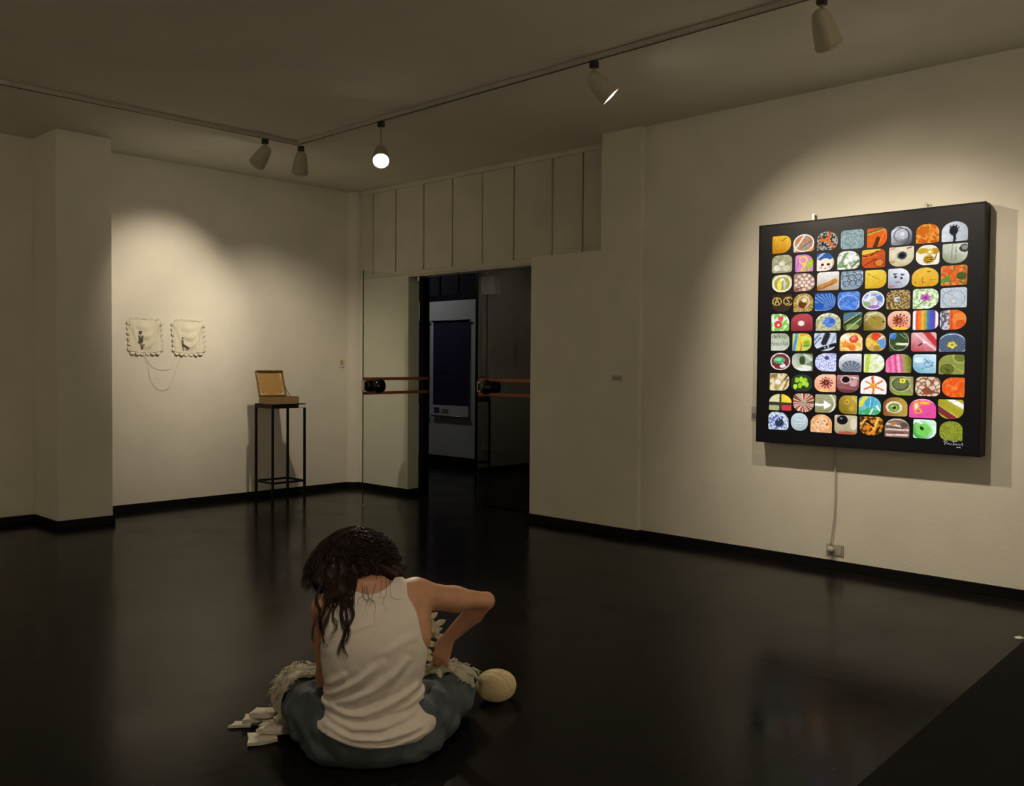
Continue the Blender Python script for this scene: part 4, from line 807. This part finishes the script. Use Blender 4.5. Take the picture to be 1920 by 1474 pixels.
# shoulders and arms
body.cone((.05, .045, .545), SH_R, .060, .060, .045); body.cone((-.06, .045, .535), SH_L, .058, .052, .045)
um = tuple(.45*a+.55*b for a, b in zip(SH_R, EL_R))
body.chain([SH_R, (um[0], um[1], um[2]-.004), EL_R], [.056, .043, .031], .03)
fm = tuple(.68*a+.32*b for a, b in zip(EL_R, WR_R))
body.chain([EL_R, fm, WR_R], [.031, .0375, .0245], .012)
body.cone((.145, .03, .53), (.15, -.01, .43), .05, .045, .05)            # back of the arm-pit
um = tuple(.5*a+.5*b for a, b in zip(SH_L, EL_L))
body.chain([SH_L, um, EL_L], [.052, .043, .036], .03)
fm = tuple(.65*a+.35*b for a, b in zip(EL_L, WR_L))
body.chain([EL_L, fm, WR_L], [.036, .040, .026], .02)
def hand(f, wr, dirv, side, curl, thumb_side, scale=1.0):
    """wr wrist, dirv from wrist to knuckles, side: across the palm from little finger to index, curl: palm direction"""
    W, D, A, P = [Vector(v) for v in (wr, dirv, side, curl)]; D.normalize(); A = (A-D*A.dot(D)).normalized(); P = D.cross(A)*(1 if D.cross(A).dot(P) > 0 else -1)
    for u in (-.026, -.009, .009, .026): f.cone(W+D*.012+A*u*.55*scale, W+D*.078*scale+A*u*scale, .0145, .0115, .012)
    for u, L_, b1 in ((-.028, .058, .55), (-.010, .072, .5), (.009, .076, .45), (.027, .068, .35)):
        p0 = W+D*.080*scale+A*u*scale; d = D; p = p0
        for seg, (ll, rr_) in enumerate(((.42, .0092), (.32, .0084), (.26, .0074))):
            d = (d*math.cos(b1+seg*.12)+P*math.sin(b1+seg*.12)).normalized(); q = p+d*L_*ll*scale; f.cone(p, q, rr_, rr_*.92, .004); p = q
    th = W+D*.022+A*.022*thumb_side
    d1 = (D*.75+A*.55*thumb_side+P*.45).normalized(); d2 = (D*.85-A*.05*thumb_side+P*.6).normalized(); d3 = (D*.8-A*.35*thumb_side+P*.6).normalized()
    p1 = th+d1*.036*scale; p2 = p1+d2*.030*scale; p3 = p2+d3*.024*scale
    f.cone(th, p1, .0135, .0115, .01); f.cone(p1, p2, .0108, .0098, .004); f.cone(p2, p3, .0098, .0078, .004)
hand(body, WR_R, (-.035, .004, -.10), (-.8, .55, .2), (-.45, .3, -.5), 1)
hand(body, WR_L, (.085, .03, .0), (.1, .5, .7), (.3, -.5, -.4), 1)
add_legs(body, -.014, .05)
for s in (-1, 1): body.chain([(s*-.055, .42, .06), (s*-.02, .43, .045), (s*-.14, .40, .030)], [.036, .036, .026], .02)
sl = (slice(None),)*3
body.cut(sl, np.broadcast_to(body.ax[2][None, None, :]-.004, body.n))
V, F = body.mesh(); V = smooth_mesh(V, F, 1)
PO = (-4.1376, -5.9879, 0)
person = np_obj('person', V, F, M_SKIN)
person.location = PO; person.rotation_euler = (0, 0, math.radians(52-90))
tag(person, 'person in white tank top and jeans sitting cross-legged on the floor, crocheting, seen from behind', 'person')

# tank top
RIDGES = [([(-.165, .251), (-.102, .287), (-.039, .323), (.024, .379)], .009, .011), ([(-.14, .23), (-.065, .253), (.011, .288), (.075, .338), (.113, .375)], .011, .012),
          ([(-.177, .219), (-.102, .2), (-.039, .2), (.056, .228), (.146, .27)], .012, .013), ([(-.165, .186), (-.071, .163), (.024, .165), (.139, .192)], .009, .011),
          ([(-.165, .161), (-.071, .13), (.025, .126), (.153, .145)], .008, .009), ([(-.152, .134), (-.064, .107), (.057, .098), (.185, .118)], .007, .008),
          ([(-.159, .289), (-.103, .332)], .007, .010), ([(-.078, .485), (.023, .514)], .003, .008), ([(.02, .40), (.10, .44), (.15, .45)], .004, .012), ([(.05, .20), (.12, .215), (.175, .24)], .008, .010)]
top = Field((-.27, -.21, .05), (.27, .20, .66), .0042)
top.loft(TORSO, .011, .01)
top.cone((.05, .045, .545), (.105, .06, .565), .066, .062, .045); top.cone((-.06, .045, .535), (-.115, .055, .535), .064, .058, .045)
top.ell((.004, -.012, .125), (.222, .170, .085), .03)
top.cone((.12, .01, .50), (.13, -.01, .40), .055, .05, .05)
X, Y, Z = np.meshgrid(*top.ax, indexing='ij')
disp = np.zeros(top.n, np.float32)
for pts, amp, sg in RIDGES:
    dm = np.full(X.shape[::2][:1]+(top.n[2],), 9., np.float32); xx = top.ax[0][:, None]; zz = top.ax[2][None, :]
    dm = np.full((top.n[0], top.n[2]), 9., np.float32); tt = np.zeros_like(dm)
    for i in range(len(pts)-1):
        ax_, az = pts[i]; bx_, bz = pts[i+1]; dx, dz = bx_-ax_, bz-az; t_ = np.clip(((xx-ax_)*dx+(zz-az)*dz)/(dx*dx+dz*dz), 0, 1)
        dd = np.hypot(xx-ax_-t_*dx, zz-az-t_*dz); up_ = dd < dm; dm = np.where(up_, dd, dm); tt = np.where(up_, (i+t_)/(len(pts)-1), tt)
    disp += ((np.exp(-(dm/sg)**2)-.45*np.exp(-((dm-1.9*sg)/sg)**2))*amp*(.35+.65*np.sin(np.pi*np.clip(tt*.9+.05, 0, 1))))[:, None, :]
disp = np.maximum(disp, -.0045)*np.clip((.06-Y)/.08, 0, 1)
top.d -= disp*1.25+(.0012*np.sin(Z*95+X*40)*np.sin(X*70-Z*30)*np.clip((.45-Z)/.1, 0, 1)).astype(np.float32)
hem = .084+.060*np.clip(-X/.2, 0, 1.2)**1.4+.012*np.clip(X/.2, 0, 1.2)+.08*np.clip(Y+.05, 0, .2)+.003*np.sin(X*38)
top.cut(sl, (Z-hem), 0)
# neckline and arm holes
top.ell((-.018, .078, .628), (.090, .108, .102), 0, Matrix.Rotation(math.radians(-25), 3, 'X'), carve=True)
def cyl_cut(f, a, b, r0, r1, exx=1.0):
    a, b = np.array(a), np.array(b); d = b-a; x, y, z = X-a[0], Y-a[1], Z-a[2]; t_ = np.clip((x*d[0]+y*d[1]+z*d[2])/(d@d), 0, 1)
    f.cut(sl, np.sqrt((x-t_*d[0])**2+(y-t_*d[1])**2+((z-t_*d[2])*exx)**2)-(r0+(r1-r0)*t_), 0)
top.cut(sl, np.maximum(.128+.30*(.605-Z)-.30*np.clip(Z-.50, 0, 1)**1.5-X, .378-Z), .02)
top.cut(sl, np.maximum(X+.148+.30*(.57-Z), .375-Z), .02)
V, F = top.mesh(); V = smooth_mesh(V, F, 2)
np_obj('tank_top', V, F, M_SHIRT, person)['label'] = 'white cotton tank top with folds across the lower back'

# jeans
jn = Field((-.44, -.22, -.005), (.46, .55, .26), .0055)
jn.loft([(.0, .005, -.0, .19, .115), (.03, .005, -.005, .232, .148), (.07, .005, -.005, .234, .150), (.12, .003, -.003, .194, .122), (.19, .0, -.004, .165, .100)], 0, .03)
add_legs(jn, .010, .055)
X, Y, Z = np.meshgrid(*jn.ax, indexing='ij')
rad = np.hypot(X, Y-.02)
wr = .004*np.sin(rad*70+3*np.sin(Z*30+np.arctan2(Y, X)*2))+.004*np.sin(X*38+Y*22+Z*60)+.003*np.sin(Y*80-X*25)
jn.d += (wr*np.clip((rad-.12)/.1, .15, 1)).astype(np.float32)
crease = np.exp(-((np.abs(X)-.165-(Y)*.55)/.012)**2)*.012*np.clip((Z-.02)/.08, 0, 1)*np.clip((.14-Y)/.1, 0, 1)
jn.d += crease.astype(np.float32)
jn.cut(sl, Z-.002, 0)
JV, JF = jn.mesh(); JV = smooth_mesh(JV, JF, 2)
np_obj('jeans', JV, JF, M_JEANS, person)['label'] = 'faded blue jeans'

# hair: inner volume plus many curly strands in one mesh
hv = Field((-.30, -.17, .36), (.17, .40, .84), .006)
hv.ell((-.062, .195, .675), (.118, .116, .104), .03)
hv.ell((-.070, .150, .640), (.138, .092, .068), .05)
hv.ell((-.150, .120, .610), (.075, .075, .055), .04); hv.ell((.045, .150, .625), (.055, .07, .04), .04)
hv.cone((-.125, .07, .62), (-.125, -.01, .585), .045, .026, .03)
hv.ell((.035, .045, .580), (.075, .065, .042), .02, carve=True)
X, Y, Z = np.meshgrid(*hv.ax, indexing='ij')
hv.d += (.006*np.sin(np.arctan2(Y-.15, X+.06)*17+Z*60)+.004*np.sin(Z*110+X*60)).astype(np.float32)
V, F = hv.mesh(); HV, HF = smooth_mesh(V, F, 1), F
rnd = random.Random(11); strands = MB()
def strand(p, r0, curl, freq, ph, seg=4, n=26):
    out = []; rad_ = []
    for i in range(n+1):
        t_ = i/n*(len(p)-1); k = min(int(t_), len(p)-2); u = t_-k
        p0, p1, p2, p3 = [Vector(p[max(0, min(len(p)-1, k+j))]) for j in (-1, 0, 1, 2)]
        q = .5*((2*p1)+(-p0+p2)*u+(2*p0-5*p1+4*p2-p3)*u*u+(-p0+3*p1-3*p2+p3)*u**3)
        s = i/n; a = ph+freq*s*2*math.pi; q += Vector((math.cos(a), math.sin(a)*.7, math.sin(a+1)*.6))*curl*min(1, s*2.2)
        out.append(q); rad_.append(r0*(.55+.45*math.sin(math.pi*min(1, .15+s*.85)))*(1-.7*s**4))
    strands.tube(out, rad_, seg, cap=False)
def bell(az, s):         # s 0 top .. 1 rim ; az 0 = viewer's right, -90deg = toward the viewer
    a = s*math.pi*.5; rx, ry = .138+.032*s, .132
    return Vector((-.066+rx*math.sin(a)*math.cos(az)*(1.06 if math.cos(az) < 0 else 1.0), .185+ry*math.sin(a)*math.sin(az), .784-.160*(1-math.cos(a))-.03*s*s))
for i in range(330):     # curls in small clumps
    az = rnd.uniform(0, 2*math.pi) if i % 2 else rnd.gauss(-1.75, .75); s0 = rnd.uniform(.0, .5); s1 = rnd.uniform(.78, 1.10); sc = rnd.uniform(.90, 1.05); dz = rnd.uniform(-.5, .5)
    if math.sin(az) < -.3 and math.cos(az) > -.05: s1 = rnd.uniform(.68, .95)
    cu, fr, ph = rnd.uniform(.006, .015), rnd.uniform(2.0, 4.5), rnd.uniform(0, 6.28)
    for q_ in range(5):
        pts = []; jx = Vector((rnd.gauss(0, .005), rnd.gauss(0, .005), rnd.gauss(0, .004)))
        for j in range(5):
            s = s0+(s1-s0)*j/4; b_ = bell(az+dz*s*1.2, s); c_ = Vector((-.064, .19, .66)); pts.append(c_+(b_-c_)*sc+jx)
        strand(pts, rnd.uniform(.0010, .0022), 1.25*cu*rnd.uniform(.7, 1.3), fr, ph+rnd.gauss(0, .35))
for i in range(70):      # frizz standing off the outline
    az = rnd.uniform(0, 2*math.pi); s0 = rnd.uniform(.2, .7); pts = [bell(az+j*.06, min(1.05, s0+j*.10))+Vector((0, 0, .004*j)) for j in range(5)]
    strand(pts, .0007, rnd.uniform(.008, .018), rnd.uniform(2, 4), rnd.uniform(0, 6), 4, 18)
BY = top.ax[1][np.argmax(top.d < 0, axis=1)]; BOK = (top.d < 0).any(axis=1)
def back_y(x, z):        # outer surface of the back of the shirt
    i = int(round((x-top.lo[0])/top.h)); k = int(round((z-top.lo[2])/top.h))
    if 0 <= i < top.n[0] and 0 <= k < top.n[2] and BOK[i, k]: return float(BY[i, k])
    return None
def lock(x0, x1, zend, nst, width, rad_, cu, fr):
    ph = rnd.uniform(0, 6.28); zs = [.665, .62, .58, .58*.66+zend*.34, .58*.33+zend*.67, zend]; y0 = .09; base_ = []
    for j, z in enumerate(zs):
        t_ = j/5; x = x0+(x1-x0)*t_; y = back_y(x, z) if j > 1 else None
        if y is None: y = (.085, .045, .005, -.03, -.05, -.06)[j]
        base_.append(Vector((x, min(y, (.085, .045, .01, 0, -.01, -.01)[j])-.012, z)))
    for q_ in range(nst):
        jx = Vector((rnd.gauss(0, width), rnd.gauss(0, width*.35), 0)); cut_ = rnd.uniform(.8, 1)
        strand([b_+jx*(1-.45*j/5)+Vector((0, 0, (1-cut_)*.1*(j/5))) for j, b_ in enumerate(base_)], rnd.uniform(rad_*.6, rad_), cu*rnd.uniform(.7, 1.2), fr, ph+rnd.gauss(0, .3), 4, 30)
for (x0, x1, ze, n_s, wd_, r_, cu, fr) in ((-.185, -.205, .43, 9, .004, .0020, .012, 2.2), (-.165, -.180, .395, 12, .004, .0022, .013, 2.4), (-.140, -.165, .415, 9, .004, .0020, .013, 2.0), (-.115, -.140, .44, 7, .004, .0018, .012, 2.6),
        (-.090, -.112, .40, 13, .004, .0022, .012, 2.1), (-.075, -.095, .43, 13, .005, .0022, .009, 1.6), (-.060, -.088, .50, 8, .005, .0020, .007, 1.4), (-.100, -.120, .52, 12, .010, .0022, .006, 1.2), (-.150, -.150, .53, 14, .012, .0022, .006, 1.2), (-.060, -.100, .385, 8, .004, .0018, .013, 2.4)):
    lock(x0, x1, ze, n_s, wd_, r_, cu, fr)
for i in range(9):       # thin loose strands on nape and shirt
    x0 = rnd.uniform(-.05, .05); x1 = x0+rnd.uniform(-.02, .05); lock(x0, x1, rnd.uniform(.50, .56), 1, .001, .0010, .008, rnd.uniform(1, 2))
allV = np.concatenate([HV, np.array([tuple(v) for v in strands.v])]); SF = np.array([f for f in strands.f]) + len(HV)
ho = np_obj('hair', allV, np.concatenate([HF, SF]), M_HAIR, person); ho['label'] = 'long curly dark brown hair falling over the left shoulder'

# ------------------------------------------------------------------ crochet work on the lap
PM = Matrix.Translation(PO) @ Matrix.Rotation(math.radians(52-90), 4, 'Z')
lc = Field((-.46, .08, .0), (.46, .60, .34), .0055)
lc.loft([(.0, .005, .0, .19, .115), (.19, .0, -.012, .182, .122)], 0, .03); add_legs(lc, .010, .055); jd = lc.d.copy()
X, Y, Z = np.meshgrid(*lc.ax, indexing='ij')
lump = .006*np.sin(X*55+Y*31)*np.sin(Y*60-X*20)+.004*np.sin(X*120+Z*50)*np.sin(Y*110)
lc.d = (lc.d-.020-lump).astype(np.float32)
lc.ell((.0, .38, .15), (.20, .09, .035), .03); lc.ell((.31, .34, .180), (.055, .04, .012), .02); lc.ell((-.22, .30, .200), (.09, .05, .014), .02)
edge = np.where(X > 0, .225+.10*np.clip(X-.22, 0, 1)+.012*np.sin(X*70), .185+.25*np.clip(-X-.24, 0, 1)+.014*np.sin(X*60))
lc.cut(sl, Y-edge, 0)
low = np.where(X > 0, .155, .10-.10*np.clip((-X-.32)/.06, 0, 1)*.5)+.015*np.sin(Y*60+X*40)
lc.cut(sl, Z-low, 0); lc.cut(sl, jd-.006, 0)
lc.cut(sl, (.52+.01*np.sin(X*50))-Y, 0)
LV, LF = lc.mesh(); LV = smooth_mesh(LV, LF, 1)
lace = np_obj('crochet_work', LV, LF, M_LACE); lace.matrix_world = PM
tag(lace, 'cream crocheted lace of leaf motifs spread over the knees of the seated person', 'crochet')
# one leaf motif mesh, shared
def leaf_mesh(L=.046, W_=.0135, th=.006):
    m = MB(); n = 8; v = []
    for s in (1, -1):
        for i in range(n+1):
            t_ = i/n; w__ = W_*math.sin(math.pi*min(1, t_*.92+.08))**.8*(1-.25*t_)
            if t_ > .97: w__ = .0005
            for u in (-1, -.5, 0, .5, 1): v.append((u*w__, L*t_, s*(th*.5*(1-abs(u)**2)*(1-t_*.6)-(.0012 if u == 0 and s > 0 else 0))+.002*t_*t_))
    f = []
    for k in (0, 1):
        o_ = k*(n+1)*5
        for i in range(n):
            for j in range(4):
                q = (o_+i*5+j, o_+i*5+j+1, o_+(i+1)*5+j+1, o_+(i+1)*5+j); f.append(q if k == 0 else q[::-1])
    o = m.add(v, f).build('leaf_motif', M_LACE, lace, smooth=True); return o
leaf0 = leaf_mesh()
def place_leaf(p, nrm, dirv, sc, first=[True]):
    o = leaf0 if first[0] else leaf0.copy()
    if not first[0]: C.objects.link(o)
    first[0] = False
    z = Vector(nrm).normalized(); y = Vector(dirv); y = (y-z*y.dot(z)).normalized(); x = y.cross(z)
    m_ = Matrix((x, y, z)).transposed().to_4x4(); m_.translation = Vector(p); o.parent = lace; o.matrix_local = m_ @ Matrix.Diagonal((sc, sc, sc, 1))
# normals of the lace surface, leaves scattered over its visible upper side
nrm = np.zeros_like(LV); e1 = LV[LF[:, 1]]-LV[LF[:, 0]]; e2 = LV[LF[:, 3]]-LV[LF[:, 0]]; fn = np.cross(e1, e2)
for q in range(4): np.add.at(nrm, LF[:, q], fn)
nrm /= np.linalg.norm(nrm, axis=1)[:, None]+1e-9
cand = [i for i in range(len(LV)) if nrm[i, 2] > .1 or nrm[i, 1] < -.3]; rnd = random.Random(3); rnd.shuffle(cand); placed = []
for i in cand:
    if len(placed) >= 150: break
    p = LV[i]
    if any((p[0]-q[0])**2+(p[1]-q[1])**2+(p[2]-q[2])**2 < .022**2 for q in placed): continue
    placed.append(p); out = Vector((p[0]*.9, p[1]-.33, -.15))+Vector((rnd.uniform(-.25, .25), rnd.uniform(-.25, .25), 0))
    place_leaf(p+nrm[i]*rnd.uniform(.001, .009), nrm[i]+np.array([rnd.uniform(-.35, .35), rnd.uniform(-.35, .35), .05]), out, rnd.uniform(.5, .9))
m = MB()
for i in rnd.sample(cand, 260):      # loops of cord between the leaves
    p = Vector(LV[i]); z = Vector(nrm[i]); x = z.orthogonal().normalized(); y = z.cross(x); r_ = rnd.uniform(.006, .016); ph = rnd.uniform(0, 6.28); ar = rnd.uniform(2.5, 5.5)
    m.tube([p+z*(.004+.006*math.sin(math.pi*k/9))+(x*math.cos(ph+ar*k/9)+y*math.sin(ph+ar*k/9))*r_ for k in range(10)], .0017, 5)
cords = m.build('cord_loops', M_LACE, lace, smooth=True); cords['kind'] = 'stuff'
# raised fan of lace held up in front of the chest
m = MB(); v = []; NX_, NZ_ = 16, 14
for j in range(NZ_+1):
    for i in range(NX_+1):
        a, b = i/NX_, j/NZ_; wx = .25+.012*math.sin(b*26)-.05*(1-b)*(b < .5)-.045*max(0, b-.6)
        v.append((.0+(wx)*a, .43+.015*math.sin(a*8+b*3)-.02*b, .205+.185*b-.03*(1-a)*(1-b)))
f = [(j*(NX_+1)+i, j*(NX_+1)+i+1, (j+1)*(NX_+1)+i+1, (j+1)*(NX_+1)+i) for j in range(NZ_) for i in range(NX_)]
fan = m.add(v, f).build('raised_fan', M_LACE, lace, smooth=True); fan.modifiers.new('thick', 'SOLIDIFY').thickness = .007
for k in range(7):
    b = .12+k*.135; i = NX_; p = v[int(b*NZ_)*(NX_+1)+NX_]
    place_leaf((p[0]-.012, p[1]-.006, p[2]), (0, -1, .1), (1, 0, -.35+.22*k-.3), 1.05)
for k in range(26):
    a, b = rnd.uniform(.45, .95), rnd.uniform(.05, .9); p = v[int(b*NZ_)*(NX_+1)+int(a*NX_)]
    place_leaf((p[0], p[1]-.006, p[2]), (rnd.uniform(-.2, .2), -1, .1), (.7, 0, rnd.uniform(-.3, 1)), rnd.uniform(.7, .95))
for x, y, z in ((.262, .262, .218), (.05, .30, .215)):
    o = MB().lathe([(0, -.004), (.003, -.0026), (.004, 0), (.003, .0026), (0, .004)], 12).build('pearl', M_PEARL, lace, smooth=True, loc=(x, y, z))

# ------------------------------------------------------------------ ball of yarn
R_ = []; n_ = 40
ball = thing('yarn_ball', 'cream oval ball of cotton yarn on the floor right of the seated person', 'yarn ball', (-3.442, -5.915, 0), math.radians(-17))
prof = []
ball.scale = (1.1, 1.1, 1.1)
for i in range(n_+1):
    t_ = i/n_; a = math.pi*t_; prof.append((.058*math.sin(a)**.85, -.078*math.cos(a)))
prof = [(.012, -.055), (.014, -.068), (.018, -.0745)]+[q for q in prof if q[0] > .02 and q[1] < .07]+[(.02, .0745), (.015, .068), (0, .058)]
bmx = Matrix.Translation((0, 0, .0575)) @ Matrix.Rotation(math.radians(8), 4, 'Y') @ Matrix.Rotation(math.pi/2, 4, 'Y')
MB().lathe(prof, 48, bmx).build('core', M_YARN, ball, smooth=True)
m = MB(); rnd = random.Random(8)
for k in range(40):      # windings: tilted great loops over the oval
    tilt_ = rnd.choice((.35, -.35, .9))+rnd.uniform(-.12, .12); ph = k*2*math.pi/40; pts = []
    for i in range(33):
        s = -1.12+2.24*i/32; a = ph+s*tilt_*1.6; rr_ = .0592*math.cos(s)**.85; pts.append(bmx @ Vector((rr_*math.cos(a), rr_*math.sin(a), .0785*math.sin(s))))
    m.tube(pts, .0017, 5, cap=False)
wd = m.build('windings', M_YARN, ball, smooth=True); wd['kind'] = 'stuff'
thread('yarn_end', [(-3.515, -5.862, .06), (-3.545, -5.845, .07), (-3.60, -5.80, .10), (-3.66, -5.78, .16), (-3.70, -5.77, .20)], 'thin yarn end running from the oval ball up to the lap', None)

# ------------------------------------------------------------------ felt pieces on the floor left of the person
def pad(outline, th, bend, loc, rz, tx, ty, lab, pearls=()):
    t = thing('felt_piece', lab, 'felt piece', loc, rz, 'loose felt pieces on the floor'); 
    n = len(outline); NR_ = 5; v = [(0, 0, 0)]; top_ = []
    def hz(x, y, s): return bend*(x*x*60-.06)+tx*x+ty*y+s
    v = []
    for s in (1, -1):
        for j in range(NR_+1):
            q = j/NR_
            for x, y in outline:
                e = th/2*(1-.30*q**6)
                v.append((x*q, y*q, hz(x*q, y*q, s*e)))
    lo_ = min(p[2] for p in v); v = [(x, y, z-lo_) for x, y, z in v]
    f = []
    for k in (0, 1):
        o_ = k*(NR_+1)*n
        for j in range(NR_):
            for i in range(n):
                q = (o_+j*n+i, o_+j*n+(i+1) % n, o_+(j+1)*n+(i+1) % n, o_+(j+1)*n+i); f.append(q if k else q[::-1])
    for i in range(n): f.append((NR_*n+i, NR_*n+(i+1) % n, (2*NR_+1)*n+(i+1) % n, (2*NR_+1)*n+i))
    ob = MB().add(v, f).build('pad', M_PAD, t, smooth=False)
    for x, y in pearls:
        MB().lathe([(0, -.0035), (.003, -.002), (.004, 0), (.003, .002), (0, .0035)], 12).build('pearl', M_PEARL, t, smooth=True, loc=(x, y, hz(x, y, th/2)-lo_+.002))
    return t
def quad(w_, d_, pinch=.15, skew=0, n=6):
    c = [(-w_/2-skew, -d_/2), (w_/2-skew, -d_/2), (w_/2+skew, d_/2), (-w_/2+skew, d_/2)]; out = []
    for i in range(4):
        a, b = Vector(c[i]), Vector(c[(i+1) % 4])
        for k in range(n):
            u = k/n; p = a.lerp(b, u); out.append(tuple(p*(1-pinch*math.sin(math.pi*u))))
    return out
def on_floor(u, v_, z=0):      # where the piece lies on the floor plane, from its bearing in the room
    d = fw+r2*(u-960)/FPX-u2*(v_-737)/FPX; t_ = (z-CAM[2])/d.z; return (CAM[0]+d.x*t_, CAM[1]+d.y*t_, z)
RZ = math.radians(52-90)
SPEC = [((492, 1389), 0, .11, .095, .14, .010, .3, .12, .35, 'front felt piece with two pearls, nearest the viewer', ((-.012, .012), (.016, -.012))),
        ((455, 1362), 0, .085, .045, .25, .008, -.1, .1, 0, 'pointed felt piece at the far left end of the pile', ()),
        ((482, 1352), .012, .10, .055, .1, .012, .2, .25, .15, 'flat felt piece lying second highest at the back of the pile', ()),
        ((497, 1346), .030, .095, .045, .05, .015, -.15, .5, .2, 'folded felt piece on top at the back of the pile', ()),
        ((527, 1343), .006, .10, .050, .25, .012, .35, -.1, .5, 'curved felt piece at the back right reaching the jeans', ()),
        ((512, 1362), .010, .09, .040, .1, .010, .1, .2, 0, 'narrow felt piece in the middle of the pile', ()),
        ((512, 1376), .022, .10, .042, .08, .012, -.25, .2, .2, 'long felt piece lying across the front one', ()),
        ((529, 1362), .018, .085, .080, .35, .010, .5, .15, .4, 'four-pointed felt piece with a pearl beside the jeans', ((0, .008),)),
        ((530, 1376), 0, .06, .035, .1, .012, .3, 0, 0, 'small felt piece under the right front of the pile', ()),
        ((522, 1354), .02, .05, .025, .1, .012, 1.0, .3, 0, 'tiny upright felt piece between the larger ones', ())]
for (uv_, z, w_, d_, pin, th, rot, tilt_y, bend, lab, pr) in SPEC:
    pad(quad(w_, d_, pin*.6, .008), th*1.7, bend*.10, on_floor(uv_[0], uv_[1]+z*420, 0)[:2]+(z,), RZ+rot, .03, tilt_y*.35, lab, pr)
